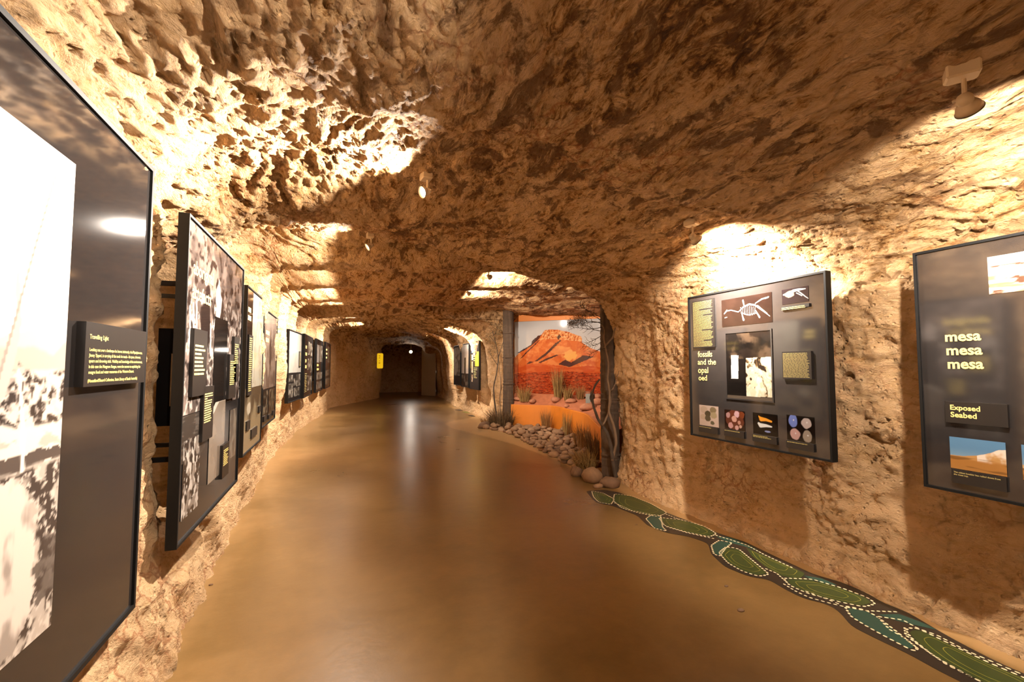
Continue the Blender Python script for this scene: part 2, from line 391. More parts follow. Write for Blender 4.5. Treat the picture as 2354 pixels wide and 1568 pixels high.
# end walls of the drive (behind the visitor and behind the far passage)
for nm, row, yy in (('wall_back', 0, -6.0), ('wall_end', -1, YR[-1])):
    ring_pts = PD[row][::6]; ring_pts = np.vstack([ring_pts, np.linspace(ring_pts[-1], ring_pts[0], 30)[1:]]); n = len(ring_pts)
    cc = np.array([ring_pts[:, 0].mean(), yy, 1.2]); nr = 14; P = []
    for k in range(nr):
        t = k/(nr-1); q = ring_pts*(1-t)+cc*t; q[:, 1] = yy+.06*fbm(q[:, 0]*2, q[:, 2]*2, 4.4, 3)*min(1, t*4); P.append(q)
    o = link(bpy.data.objects.new(nm, grid_mesh(nm, np.array(P), ROCK))); o['kind'] = 'structure'
# floor
fy = np.concatenate([np.arange(-6, 6, .08), np.arange(6, 24.6, .16)]); fx = np.linspace(-1.3, 7.2, 210)
FX, FY = np.meshgrid(fx, fy)
FZ = np.zeros_like(FX)
fm = grid_mesh('floor', np.stack([FX, FY, FZ], -1), FLOOR, flip=False)
xlF, xrF = x_left(FY), x_right_wall(FY)
edge_r = xrF-.20+.12*fbm(FX*.5, FY*.5, 7.7, 3)-sstep(4.4, 5.5, FY)*(1-sstep(10.4, 12, FY))*.45
ed = np.array([on_floor(*a_)[:2] for a_ in ((1395, 1118), (1330, 1085), (1260, 1050), (1180, 1021), (1100, 1000), (1040, 985))])
edge_a = np.interp(FY, ed[:, 1], ed[:, 0]); wa = sstep(4.2, 4.7, FY)*(1-sstep(10.5, 12, FY)); edge_r = edge_r*(1-wa)+(edge_a+.03)*wa
pale_zone = .55*(1-sstep(.0, 1.6, FX-xlF+.35*fbm(FX*.6, FY*.4, 3.1, 3)))+1.0*sstep(edge_r-.07, edge_r+.03, FX)  # floor is paler towards the left wall and past the right edge line
pale_zone = np.clip(pale_zone+.25*sstep(3, 8, FY), 0, 1)
a_ = fm.attributes.new('pale_zone', 'FLOAT', 'POINT'); a_.data.foreach_set('value', pale_zone.reshape(-1).astype(np.float32))
o = link(bpy.data.objects.new('floor', fm)); o['kind'] = 'structure'

# ray tests against the finished rock
def bvh_of(P):
    q = P[::2, ::2]; nr, nc = q.shape[:2]; idx = np.arange(nr*nc).reshape(nr, nc)
    f = np.stack([idx[:-1, :-1], idx[:-1, 1:], idx[1:, 1:], idx[1:, :-1]], -1).reshape(-1, 4)
    return BVHTree.FromPolygons(q.reshape(-1, 3).tolist(), f.tolist())
BV = bvh_of(PD)
def ceil_z(x, y):
    h = BV.ray_cast(Vector((x, y, 1.6)), Vector((0, 0, 1))); return h[0].z if h[0] else 2.5
def wall_hit(p, d):
    h = BV.ray_cast(Vector(p), Vector(d).normalized()); return (h[0]-Vector(p)).length if h[0] else .4

# ------------------------------------------------------------------ SPOTLIGHTS
def spotlight(label, x, y, aim, power=1.0, lit=True, drop=.13, size=.74, wide=144, yaw=0., group='ceiling spotlights', facing=None):
    zc = ceil_z(x, y)-.004
    root = empty('spotlight', (x, y, zc), label, 'spotlight', group)
    s = size; c, sn = math.cos(yaw), math.sin(yaw)
    m = MB().cbox((-.045*s, -.06*s, -.045*s), (.045*s, .06*s, .022), .008*s); o = m.build('canopy', LAMPW, root); o.rotation_euler.z = yaw
    MB().tube([(.012*s, .0, -.04*s), (.012*s, 0, -drop*s)], .0095*s, 10).build('stem', LAMPW, root)
    pv = Vector((.012*s, 0, -drop*s-.012*s))
    d = (Vector(aim)-(Vector((x, y, zc))+pv)).normalized()
    M = Matrix.Translation(pv) @ d.to_track_quat('Z', 'Y').to_matrix().to_4x4()
    prof = [(.001, -.030), (.014, -.0285), (.024, -.022), (.030, -.010), (.031, .004), (.0285, .014), (.029, .0165), (.036, .020), (.044, .034), (.0525, .060), (.0505, .060), (.042, .036), (.030, .022), (.001, .020)]
    hd = MB().lathe([(a*s, b*s) for a, b in prof], 28, M).build('head', LAMPW, root, True)
    MB().lathe([(.0515*s, .058*s), (.0538*s, .0585*s), (.0538*s, .0625*s), (.0505*s, .0625*s)], 28, M).build('rim', LAMPD, hd)
    MB().tube([M @ Vector((.026*s, 0, -.012*s)), M @ Vector((.040*s, 0, -.012*s))], .007*s, 10).build('pivot_knob', LAMPW, hd)
    if lit:
        MB().lathe([(.0005, .034*s), (.014*s, .034*s), (.022*s, .031*s), (.025*s, .025*s)], 20, M).build('bulb', BULB, hd, True)
        lp = Vector((x, y, zc))+pv+d*.07*s
        for nm, ang, pw, bl in (('flood', wide, .42, .35), ('beam', 100, 1.5, 1.)):
            l = bpy.data.lights.new('spotlight_'+nm, 'SPOT'); l.energy = SPOT_W*power*pw; l.color = LAMP_COL; l.spot_size = math.radians(ang); l.spot_blend = bl; l.shadow_soft_size = .022
            lo = bpy.data.objects.new('light_'+nm, l); COL.objects.link(lo); lo.parent = root
            lo.location = pv+d*.07*s; lo.rotation_euler = d.to_track_quat('-Z', 'Y').to_euler()
    return root
SP = [
 ('large cream spotlight seen from behind above the mesa panel', 1.97, .86, (2.85, .98, 1.65), .5, .6),
 ('cream spotlight seen from behind beside the bright patch over the fossils panel', 2.27, 2.47, (2.92, 2.46, 1.80), 1.7, .3),
 ('nearest glowing spotlight on the left half of the roof, facing the artefacts panel', .50, 2.88, (-.80, 2.35, 1.85), 1.8, .1),
 ('second glowing spotlight along the left roof, just above its smaller neighbour', .26, 4.62, (-.85, 4.35, 1.75), 1.2, .1),
 ('third glowing spotlight along the left roof, lower and smaller than its neighbour', .20, 5.9, (-.9, 5.9, 1.75), 1.1, .1),
 ('white spotlight on the lit roof patch in front of the mesa mural', 1.93, 6.05, (4.9, 8.5, 1.5), .78, .8),
 ('small spotlight at the far end of the lit roof patch near the mural', 2.05, 7.60, (4.6, 9.2, 1.3), .75, .8),
 ('far glowing spotlight near the dark end wall on the left roof', .47, 11.0, (-.6, 11.1, 1.6), 1.0, .1),
 ('tiny glowing spotlight right of the far left one near the end wall', .75, 13.2, (-.42, 13.3, 1.5), .9, .1),
 ('spotlight tucked behind a roof lip above the fifth left panel', .05, 7.6, (-.95, 7.7, 1.8), 1.0, .1),
 ('spotlight tucked behind the next roof lip above the sixth left panel', .15, 8.95, (-.80, 8.9, 1.6), 1.0, .1),
 ('tiny glowing spotlight on the far right roof before the passage', 2.75, 15.6, (3.75, 15.2, 1.6), .9, .1),
 ('far spotlight above the pair of panels on the right wall', 2.45, 12.0, (3.6, 12.0, 1.6), 1.0, .1),
]
for lab, sx, sy, aim, pw, yw in SP: spotlight(lab, sx, sy, aim, pw, yaw=yw)
# two more fixtures of the same row stand above and behind the visitor, outside the frame
spotlight('spotlight above the large black-and-white landscape panel', .55, .70, (-.78, 1.3, 1.7), .38)
spotlight('spotlight on the roof behind the viewpoint, left side', .5, -1.2, (-.8, -1.0, 1.5), .8)
spotlight('spotlight on the roof behind the viewpoint, right side', 1.95, -1.0, (2.95, -.8, 1.6), .8)
# lamp in the far passage that shines straight down the drive
spotlight('bright bare spotlight in the dark far passage beside the open door', 3.10, 21.6, (.4, 1.0, 1.2), .08, drop=.22, size=1.6, wide=60)

# ------------------------------------------------------------------ prints: coloured ink laid on a fine grid
def srgb(*c): return np.array([((v/255)/12.92 if v/255 <= .04045 else ((v/255+.055)/1.055)**2.4) for v in c])
class Canvas:
    GAIN = .52
    """a flat print; geometry in the panel's own metres (u to the right, v up)"""
    def __init__(s, u0, v0, u1, v1, nx, ny, base=(40, 36, 34)):
        s.r = (u0, v0, u1, v1); s.nx, s.ny = nx, ny
        s.U, s.V = np.meshgrid(np.linspace(u0, u1, nx), np.linspace(v0, v1, ny)); s.C = np.zeros((ny, nx, 3)); s.C[:] = srgb(*base)
        s.a = (s.U-u0)/(u1-u0); s.b = (s.V-v0)/(v1-v0)
    def mix(s, m, col):
        c = col if isinstance(col, np.ndarray) and col.ndim == 3 else srgb(*col); m = np.clip(m, 0, 1)[..., None]; s.C = s.C*(1-m)+c*m; return s
    def n(s, fu, fv, seed=0., o=4): return fbm(s.U*fu+seed*7.7, s.V*fv+seed*3.3, seed, o)
    def inside(s, pts, rough=0., rf=20, seed=1.):
        U, V = s.U, s.V
        if rough: U = U+rough*fbm(s.U*rf, s.V*rf, seed, 3); V = V+rough*fbm(s.U*rf+40, s.V*rf, seed, 3)
        m = np.zeros(U.shape, bool); p = list(pts)
        for (x0, y0), (x1, y1) in zip(p, p[1:]+p[:1]):
            c = ((y0 > V) != (y1 > V))
            if y1 != y0: m ^= c & (U < (x1-x0)*(V-y0)/(y1-y0)+x0)
        return m.astype(float)
    def stroke(s, pts, w, soft=.3):
        d = np.full(s.U.shape, 9.)
        W_ = list(w) if hasattr(w, '__len__') else [w]*len(pts); dm = np.zeros(s.U.shape)
        for (p, q, wa, wb) in zip(pts[:-1], pts[1:], W_[:-1], W_[1:]):
            dx, dy = q[0]-p[0], q[1]-p[1]; t = np.clip(((s.U-p[0])*dx+(s.V-p[1])*dy)/(dx*dx+dy*dy+1e-12), 0, 1)
            dd = np.hypot(s.U-p[0]-t*dx, s.V-p[1]-t*dy); ww = wa+(wb-wa)*t
            dm = np.maximum(dm, 1-sstep(ww*(1-soft), ww, dd))
        return dm
    def blob(s, c, ru, rv, rough=.0, seed=1.):
        return 1-sstep(.85, 1., np.hypot((s.U-c[0])/ru, (s.V-c[1])/rv)+rough*fbm(s.U/ru*1.3, s.V/rv*1.3, seed, 2))
    def build(s, name, parent, depth=.002, label=None, gain=None):
        s.C = s.C*(Canvas.GAIN if gain is None else gain)
        P = np.stack([s.U, np.full(s.U.shape, -depth), s.V], -1)
        me = grid_mesh(name, P, PRINT, smooth=False)
        at = me.attributes.new('ink', 'FLOAT_COLOR', 'POINT')
        at.data.foreach_set('color', np.concatenate([np.clip(s.C, 0, 1), np.ones(s.C.shape[:2]+(1,))], -1).reshape(-1).astype(np.float32))
        o = link(bpy.data.objects.new(name, me), parent)
        if label: o['label'] = label
        return o

def text_mesh(body, width=None, size=.05, bold=.0, spacing=1.0, line=1.0):
    cu = bpy.data.curves.new('t', 'FONT'); cu.body = body; cu.size = 1.0; cu.offset = bold; cu.resolution_u = 3; cu.space_line = line; cu.space_character = spacing
    ob = bpy.data.objects.new('t', cu); COL.objects.link(ob); bpy.context.view_layer.update()
    me = bpy.data.meshes.new_from_object(ob.evaluated_get(bpy.context.evaluated_depsgraph_get()))
    v = np.array([tuple(w.co) for w in me.vertices]); f = [tuple(p.vertices) for p in me.polygons]
    bpy.data.objects.remove(ob); bpy.data.curves.remove(cu); bpy.data.meshes.remove(me)
    v[:, 0] -= v[:, 0].min(); v[:, 1] -= v[:, 1].max()
    k = size if width is None else width/v[:, 0].max()
    return v*k, f, k
class Panel:
    def __init__(s, name, label, cat, p0, udir, w, h, thick=.03, frame=.012, group='display panels on the rock walls', brackets=True, board=None, rim=.008):
        u = np.array([udir[0], udir[1], 0.]); u /= np.linalg.norm(u); s.u = u; s.n = np.cross(u, [0, 0, 1.]); s.p0 = np.array(p0, float); s.w, s.h = w, h
        s.root = empty(name, p0, label, cat, group); s.root.rotation_euler.z = math.atan2(u[1], u[0])
        MB().box((frame*.5, 0, frame*.5), (w-frame*.5, thick*.8, h-frame*.5)).build('board', board or BOARD, s.root)
        m = MB(); d0, d1 = -rim, thick
        m.box((0, d0, 0), (frame, d1, h)).box((w-frame, d0, 0), (w, d1, h)).box((frame, d0, 0), (w-frame, d1, frame)).box((frame, d0, h-frame), (w-frame, d1, h))
        m.build('frame', FRAME, s.root)
        if brackets:
            for uu in (.3*w, .7*w):
                for vv in (.22*h, .82*h):
                    q = s.p0+u*uu+np.array([0, 0, vv])-s.n*(thick+.002); L = min(wall_hit(q, -s.n)+.03, 1.2)
                    MB().box((uu-.012, thick*.7, vv-.012), (uu+.012, thick+L, vv+.012)).build('mounting_bracket', STEEL, s.root)
    def P(s, x, y):
        q = on_plane(x, y, s.p0, s.n)-s.p0; return float(q@s.u), float(q[2])
    def R(s, pts):
        """photo corner points -> upright rectangle (u0, v0, u1, v1)"""
        q = np.array([s.P(*p) for p in pts]); return (q[:, 0].min(), q[:, 1].min(), q[:, 0].max(), q[:, 1].max())
    def canvas(s, r, nx, ny, base=(40, 36, 34)): return Canvas(*r, nx, ny, base)
    def plate(s, r, d=.012, name='caption_plate', mat=None):
        u0, v0, u1, v1 = r; o = MB().box((u0, -d, v0), (u1, 0, v1)).build(name, mat or PLATE, s.root); o['_d'] = d; return o
    def text(s, parent, body, u, v, size=.05, width=None, mat=None, d=.003, name='lettering', **kw):
        V, f, k = text_mesh(body, width, size, **kw)
        Q = np.stack([V[:, 0]+u, np.full(len(V), -d), V[:, 1]+v], -1); o = mesh_obj(name, Q, f, mat or YEL, parent); return o
    def lines(s, parent, r, n, d, mat=None, fill=.62, seed=0, ragged=.25, para=(), name='text_lines', word=None):
        rg = random.Random(seed); u0, v0, u1, v1 = r; hgt = (v1-v0)/n; m = MB(); word = word or (u1-u0)/9
        for i in range(n):
            vv = v1-(i+.5)*hgt; end = u1-(u1-u0)*rg.random()*ragged
            if i in para: end = u0+(u1-u0)*rg.uniform(.3, .6)
            x = u0
            while x < end:
                L = word*rg.uniform(.45, 1.5); e = min(x+L, end)
                m.add([(x, -d, vv-hgt*fill/2), (e, -d, vv-hgt*fill/2), (e, -d, vv+hgt*fill/2), (x, -d, vv+hgt*fill/2)], [(0, 1, 2, 3)]); x = e+word*.16
        o = m.build(name, mat or YEL, parent); o['kind'] = 'stuff'; return o
    def rect(s, pts, d=.002, name='photo', mat=None): r = s.R(pts); return s.plate(r, d, name, mat), r
def strip_private():
    for o in bpy.data.objects:
        if '_d' in o: del o['_d']

# ================================================================== LEFT WALL PANELS
# --- large landscape panel, nearest
LX = -.70
p = Panel('display_panel', 'large glossy panel with a black-and-white landscape photograph, cut by the left edge', 'display panel', (LX, .62, .455), (0, 1), 1.51, 1.668, frame=.016)
q1 = p.P(172, 378); q2 = p.P(120, 1432)
ph = (.05, q2[1], q1[0], q1[1]); c = p.canvas(ph, 150, 260, (238, 232, 226))
PX = lambda pts: [p.P(*a) for a in pts]
c.mix(sstep(.55, .95, c.b)*.5, (246, 242, 238))
nn = c.n(6, 9, 1); fine = c.n(40, 46, 2, 4); leaf = c.n(26, 30, 3, 3)
def below(pts, sharp=.006):
    q = sorted(PX(pts)); uu = [a for a, b in q]; vv = [b for a, b in q]; return 1-sstep(-sharp, sharp, c.V-np.interp(c.U, uu, vv)-.008*c.n(14, 3, 6))
c.mix(below([(-200, 780), (0, 775), (30, 760), (80, 742), (120, 775), (165, 790)]), (196, 184, 174))
c.mix(below([(-200, 820), (0, 800), (60, 790), (120, 815), (165, 765)])*.8, (176, 162, 150))
c.mix(below([(-200, 870), (0, 862), (80, 850), (165, 845)]), (206, 194, 182))
bush = below([(-200, 850), (0, 880), (40, 830), (90, 870), (130, 850), (165, 845)])*(c.V > p.P(60, 985)[1])
c.mix(bush*sstep(-.12, .12, leaf), (62, 54, 50)); c.mix(bush*sstep(.15, .4, fine)*.6, (190, 178, 168))
c.mix(below([(-200, 990), (0, 985), (80, 980), (160, 960)]), (212, 202, 190))
c.mix(below([(-200, 1010), (0, 1005), (160, 985)])*sstep(.1, .3, c.n(9, 40, 9))*.6, (150, 138, 126))
c.mix(c.inside(PX([(-200, 1070), (0, 1060), (60, 1045), (150, 1020), (150, 1045), (60, 1075), (0, 1110), (-200, 1120)]), .01), (84, 74, 68))
c.mix(below([(-200, 1100), (0, 1100), (60, 1075), (150, 1045)]), (176, 164, 152))
low = below([(-200, 1110), (0, 1105), (60, 1080), (150, 1050)])
c.mix(low*sstep(-.1, .15, c.n(12, 12, 12)), (70, 60, 54)); c.mix(low*sstep(.1, .4, fine), (196, 184, 172))
c.mix(c.inside(PX([(-200, 1180), (0, 1120), (35, 1100), (65, 1130), (75, 1250), (65, 1400), (30, 1500), (-200, 1700)]), .012), (206, 194, 182))
c.mix(c.inside(PX([(-200, 1180), (0, 1120), (35, 1100), (65, 1130), (75, 1250), (65, 1400), (30, 1500), (-200, 1700)]), .012)*sstep(.1, .5, c.n(10, 5, 15)), (150, 138, 128))
c.mix(c.inside(PX([(100, 1240), (145, 1200), (130, 1330), (80, 1400), (75, 1320)]), .02)*.85, (74, 64, 58))
c.mix(c.stroke(PX([(48, 1080), (50, 1000), (44, 900), (40, 850)]), [.010, .008, .006, .004]), (220, 212, 204))
c.mix(c.stroke(PX([(0, 900), (20, 830), (40, 740), (38, 640), (44, 615)]), [.02, .018, .014, .010, .003]), (186, 174, 166))
c.mix(c.stroke(PX([(-30, 950), (30, 740), (80, 560), (128, 392)]), [.006, .005, .005, .003]), (150, 140, 132))
c.build('photograph', p.root, .0025, 'black-and-white photograph of a hill country with trees', gain=.85)
r = p.R([(178, 730), (168, 900), (325, 757), (318, 885)]); r = (r[0], p.P(170, 900)[1]+.012, p.w-.055, p.P(178, 730)[1]-.01)
pl = p.plate(r, .022)
p.text(pl, 'Travelling Light', r[0]+.022, r[3]-.035, width=.115, d=.0225, bold=.012)
p.text(pl, 'Looking out over a landscape he knows intimately, the Pitjantjara man,\nJimmy Tjapari, is carrying all the tools he needs - his spear, thrower,\nspears and throwing stick. Mobility and knowledge of the environment,\nin this case the Musgrave Ranges, were the secrets to exploiting the\nmeagre food and water resources of the Western Desert.', r[0]+.022, r[3]-.075, width=(r[2]-r[0])-.05, d=.0225, bold=.014, line=1.25)
p.text(pl, '(Mountford/Sheard Collection, State Library of South Australia)', r[0]+.022, r[3]-.166, width=((r[2]-r[0])-.05)*.9, d=.0225, bold=.014)

# --- artefacts panel with its show case
LX = -.66
p = Panel('display_panel', 'tall artefacts panel on the left wall with yellow heading and a dark case window', 'display panel', (LX, 2.435, .545), (0, 1), 1.285, 1.505, thick=.036, frame=.012)
W_, H_ = p.w, p.h
c = p.canvas((.02, .58, W_-.02, H_-.02), 150, 130, (96, 84, 78))
c.mix(sstep(-.25, .25, c.n(5, 6, 2)), (148, 130, 120)); c.mix(sstep(.0, .35, c.n(16, 18, 3))*sstep(.0, .3, .8-c.b), (214, 200, 190)); c.mix(sstep(.1, .4, c.n(14, 14, 8)), (58, 48, 44))
c.mix(c.blob((.36, 1.02), .10, .16, .25, 3.), (46, 38, 36)); c.mix(c.blob((.38, 1.19), .045, .055, .2, 4.), (52, 42, 40))
for k, (uu, vv) in enumerate([(.08, .98), (.13, 1.0), (.18, 1.02), (.45, .93)]): c.mix(c.stroke([(uu, vv+.10), (uu+.02, vv-.06)], .014)*.9, (222, 212, 204))
c.mix(c.blob((.62, 1.17), .09, .11, .35, 5.)*.9, (206, 192, 184)); c.mix(c.blob((.70, 1.08), .05, .14, .3, 6.), (60, 50, 46))
c.build('photograph', p.root, .002, 'black-and-white photograph of a person among scrub')
c = p.canvas((.03, .36, .42, .575), 60, 40, (72, 64, 58)); c.mix(sstep(.1, .3, c.n(6, 60, 4)), (104, 94, 86)); c.build('photograph', p.root, .002)
c = p.canvas((.06, .10, .33, .46), 60, 70, (60, 52, 48)); c.mix(sstep(-.1, .2, c.n(14, 14, 5)), (150, 138, 128)); c.mix(sstep(.15, .3, c.n(24, 20, 6)), (214, 204, 194)); c.build('photograph', p.root, .003)
c = p.canvas((.50, .16, .86, .60), 70, 80, (150, 134, 118)); c.mix(sstep(-.2, .3, c.n(5, 5, 7))*.6, (176, 160, 142)); c.mix(c.inside([(.50, .50), (.70, .60), (.86, .60), (.86, .62), (.5, .62)])*1., (226, 214, 198)); c.mix(c.inside([(.5, .62), (.5, .54), (.62, .6)]), (44, 38, 34)); c.build('photograph', p.root, .003)
c = p.canvas((1.0, .20, 1.2, .52), 40, 60, (108, 96, 84)); c.mix(sstep(-.1, .2, c.n(12, 12, 8)), (150, 138, 122)); c.build('photograph', p.root, .003)
# case window: recessed dark box with glass
GL = simple('case_glass_dark', (.010, .008, .007), .05, var=.05, spec=.6)
MB().box((.535, -.004, .60), (.845, .0, 1.085)).build('case_window', GL, p.root)
p.text(p.root, 'aboriginal', .105, 1.315, width=.37, d=.003, bold=.012); p.text(p.root, 'artefacts', .10, 1.20, width=.34, d=.003, bold=.012)
for i, (r, n, vr) in enumerate([((.10, .66, .33, .985), 8, (.30, .78)), ((.30, .42, .50, .70), 13, (.32, .88)), ((.86, .60, 1.06, .88), 13, (.30, .86)), ((.76, .13, .93, .33), 9, (.35, .85)), ((.98, .70, 1.14, 1.0), 10, (.4, .85))]):
    pl = p.plate(r, .018); hh = r[3]-r[1]
    p.lines(pl, (r[0]+.02, r[1]+hh*vr[0], r[2]-.02, r[1]+hh*vr[1]), n, .0185, YEL, .5, i, .3, para=(2,))
# show case behind the board with a pale side pane
cs = MB().box((.385, .03, .50), (.90, .21, 1.0)).build('show_case', FRAME, p.root)
MB().box((.379, .085, .60), (.385, .15, .87)).build('case_side_pane', simple('pane_pale', (.62, .56, .46), .35, var=.05), cs)

# --- third panel
p = Panel('display_panel', 'third panel on the left wall, pale print with a dark text column', 'display panel', (-.735, 4.32, .60), (0, 1), .93, 1.43, thick=.05)
c = p.canvas((.02, .60, p.w-.02, p.h-.02), 60, 60, (48, 38, 32)); c.build('text_column_print', p.root, .0015)
c = p.canvas((.30, .56, p.w-.02, p.h-.02), 70, 90, (206, 198, 178)); c.mix(sstep(-.1, .4, c.n(4, 5, 3))*.6, (182, 170, 146)); c.mix(c.stroke([(.45, .6), (.48, 1.0), (.6, 1.2), (.8, 1.15), (.85, .7)], .012)*.5, (150, 136, 110)); c.build('drawing_print', p.root, .002)
c = p.canvas((.02, .02, p.w-.02, .56), 70, 50, (172, 152, 120)); c.mix(sstep(0, .4, c.b+.3*c.n(5, 5, 4)-.45), (104, 86, 66)); c.mix(c.blob((.25, .38), .1, .06, .2), (220, 206, 180)); c.build('landscape_print', p.root, .002)
# (heading of two short yellow words, too soft to read)
p.lines(p.root, (.07, 1.13, .24, 1.27), 2, .003, YEL, .6, 2, .2)
pl = p.plate((.09, .50, .27, 1.02), .014); p.lines(pl, (.11, .53, .25, 1.0), 26, .0145, CREAM, .5, 5, .2)
for r in ((.12, .20, .28, .28), (.36, .10, .66, .18), (.72, .30, .86, .36)): p.plate(r, .012)

# --- fourth panel
p = Panel('display_panel', 'fourth panel on the left wall, brownish faded photograph over a dark foot', 'display panel', (-.775, 5.57, .675), (0, 1), 1.11, 1.305, thick=.05)
c = p.canvas((.02, .42, p.w-.02, p.h-.02), 70, 70, (168, 148, 132)); c.mix(sstep(-.2, .3, c.n(4, 4, 5)), (128, 108, 94)); c.mix(c.blob((.55, .85), .12, .18, .4, 2.), (92, 76, 66)); c.mix(sstep(.6, 1, c.b)*.7, (190, 172, 160)); c.build('photograph', p.root, .002)
c = p.canvas((.08, .14, .42, .40), 30, 30, (60, 52, 44)); c.mix(sstep(0, .3, c.n(9, 9, 3)), (150, 138, 118)); c.build('photograph', p.root, .003)
c = p.canvas((.50, .10, 1.04, .40), 40, 30, (84, 70, 58)); c.mix(sstep(0, .3, c.n(9, 9, 6)), (140, 124, 100)); c.build('photograph', p.root, .003)
p.lines(p.root, (.14, .93, .44, 1.10), 2, .003, YEL, .55, 3, .2)
for r in ((.12, .06, .30, .12), (.5, .05, .7, .1), (.85, .06, 1.0, .12)): p.plate(r, .012)

# --- fifth to eighth panels along the bend
def far_panel(label, a, b, z0, z1, **k):
    d = np.array(b)-np.array(a); return Panel('display_panel', label, 'display panel', (a[0], a[1], z0), d, float(np.hypot(*d)), z1-z0, thick=.045, **k)
p = far_panel('fifth panel on the left wall, white upper half over dark pictures', (-.815, 8.64), (-.70, 9.84), .715, 1.99)
c = p.canvas((.03, .52, p.w-.03, p.h-.03), 50, 50, (224, 220, 208)); c.mix(sstep(0, .4, c.n(5, 5, 5))*.35, (196, 188, 172)); c.build('map_print', p.root, .002)
for k, r in enumerate(((.06, .36, .42, .48), (.72, .26, 1.12, .49), (.06, .08, .46, .33), (.52, .08, 1.1, .24), (.47, .28, .66, .42))):
    c = p.canvas(r, 24, 20, (92, 84, 76)); c.mix(sstep(-.05, .3, c.n(9, 9, k+1)), (186, 176, 162)); c.build('photograph', p.root, .003)
pl = p.plate((.92, .62, 1.08, .92), .014); p.lines(pl, (.94, .64, 1.06, .90), 9, .0145, CREAM, .5, 1)
p = far_panel('sixth panel on the left wall, dark with a column of small photographs', (-.655, 9.93), (-.58, 11.42), .715, 2.0)
for k, r in enumerate(((.55, .88, .95, 1.16), (1.02, .86, 1.4, 1.14), (.55, .56, .98, .80), (1.04, .5, 1.4, .82), (.6, .12, .92, .44), (1.02, .1, 1.4, .42))):
    c = p.canvas(r, 20, 20, (96, 84, 74)); c.mix(sstep(-.1, .3, c.n(7, 7, k+2)), (206, 194, 176)); c.build('photograph', p.root, .003)
for k, v in enumerate((.98, .84, .70, .58)): p.lines(p.root, (.16, v, .42, v+.09), 1, .003, YEL, .7, k, .3)
p.lines(p.root, (.14, .1, .5, .5), 12, .003, CREAM, .45, 9)
p = far_panel('seventh panel on the left wall, dark with one tall white picture', (-.515, 11.75), (-.42, 13.28), .72, 2.01)
for k, r in enumerate(((.12, .72, .62, 1.15), (.72, .74, 1.40, 1.16), (.12, .30, .7, .48), (.78, .30, 1.4, .48), (.12, .06, .7, .25), (.78, .06, 1.4, .25))):
    c = p.canvas(r, 20, 20, (214, 206, 196) if k == 0 else (110, 98, 88)); c.mix(sstep(-.1, .3, c.n(7, 7, k+4))*(.2 if k == 0 else 1), (196, 182, 164)); c.build('photograph', p.root, .003)
for k, v in enumerate((.62, .52)): p.lines(p.root, (.16, v, .6, v+.07), 1, .003, YEL, .7, k, .2)
p = far_panel('eighth and farthest panel on the left wall, dark with rows of pictures', (-.36, 13.42), (-.26, 14.95), .735, 2.02)
for k, r in enumerate(((.62, .72, 1.4, 1.18), (.12, .34, .5, .50), (.55, .34, 1.0, .52), (1.05, .34, 1.4, .52), (.12, .10, .5, .28), (.55, .1, 1.0, .28), (1.05, .1, 1.4, .28))):
    c = p.canvas(r, 18, 18, (112, 98, 84)); c.mix(sstep(-.1, .3, c.n(7, 7, k+6)), (170, 152, 132)); c.build('photograph', p.root, .003)
for k, v in enumerate((1.04, .93, .82)): p.lines(p.root, (.16, v, .5, v+.07), 1, .003, YEL, .7, k, .2)

# ================================================================== RIGHT WALL PANELS
# --- fossils panel
Canvas.GAIN = .36
p = Panel('display_panel', 'square black fossils panel with a skeleton photograph on the right wall', 'display panel', (2.70, 2.992, .79), (0, -1), 1.146, 1.13, thick=.04, frame=.012)
def at(pts): return [p.P(*a) for a in pts]
Z = lambda zx, zy: (1560+zx/3.135, 600+zy/3.135)      # crop of the close study
r = p.R([Z(310, 285), Z(318, 470), Z(672, 228), Z(675, 440)]); c = p.canvas(r, 190, 110, (50, 34, 28)); c.mix(sstep(-.2, .4, c.n(6, 6, 2))*.5, (36, 25, 21))
bone = (244, 238, 232)
def S(pts, w): c.mix(c.stroke([p.P(*Z(*a)) for a in pts], [x_*.48 for x_ in w] if hasattr(w, '__len__') else w*.48), bone)
S([(330, 382), (350, 360), (380, 355), (432, 368)], [.006, .008, .006, .006]); S([(335, 410), (350, 405)], .005); S([(350, 352), (330, 378)], .004)
S([(432, 368), (470, 330), (510, 312), (550, 318), (590, 345), (660, 398)], [.006, .010, .013, .012, .009, .003])
for k in range(9): S([(448+k*13, 335-8*math.sin(k/8*3.1)), (452+k*12, 375+14*math.sin(k/8*3.1))], .0032)
for k in range(9): S([(455+k*12, 372+14*math.sin(k/8*3.1)), (463+k*12, 378+14*math.sin(k/8*3.1))], .0035)
S([(475, 330), (465, 285)], [.006, .013]); S([(555, 305), (600, 275), (650, 258)], [.007, .011, .006]); S([(455, 372), (470, 425)], [.005, .016]); S([(555, 355), (585, 405)], [.006, .013]); S([(620, 272), (648, 262)], .006); S([(570, 322), (640, 378)], [.008, .005])
c.build('skeleton_photograph', p.root, .002, 'white marine reptile skeleton on brown ground')
r = p.R([Z(745, 210), Z(748, 310), Z(915, 190), Z(940, 290)]); c = p.canvas(r, 80, 50, (52, 42, 44))
S([(758, 245), (790, 232), (830, 215), (870, 205), (915, 200)], [.010, .016, .020, .016, .006]); c.mix(c.blob(p.P(*Z(800, 240)), .035, .022, .3), (206, 170, 140)); S([(860, 215), (935, 270)], [.009, .004]); S([(850, 230), (890, 250)], .006)
c.build('opal_fossil_photograph', p.root, .002)
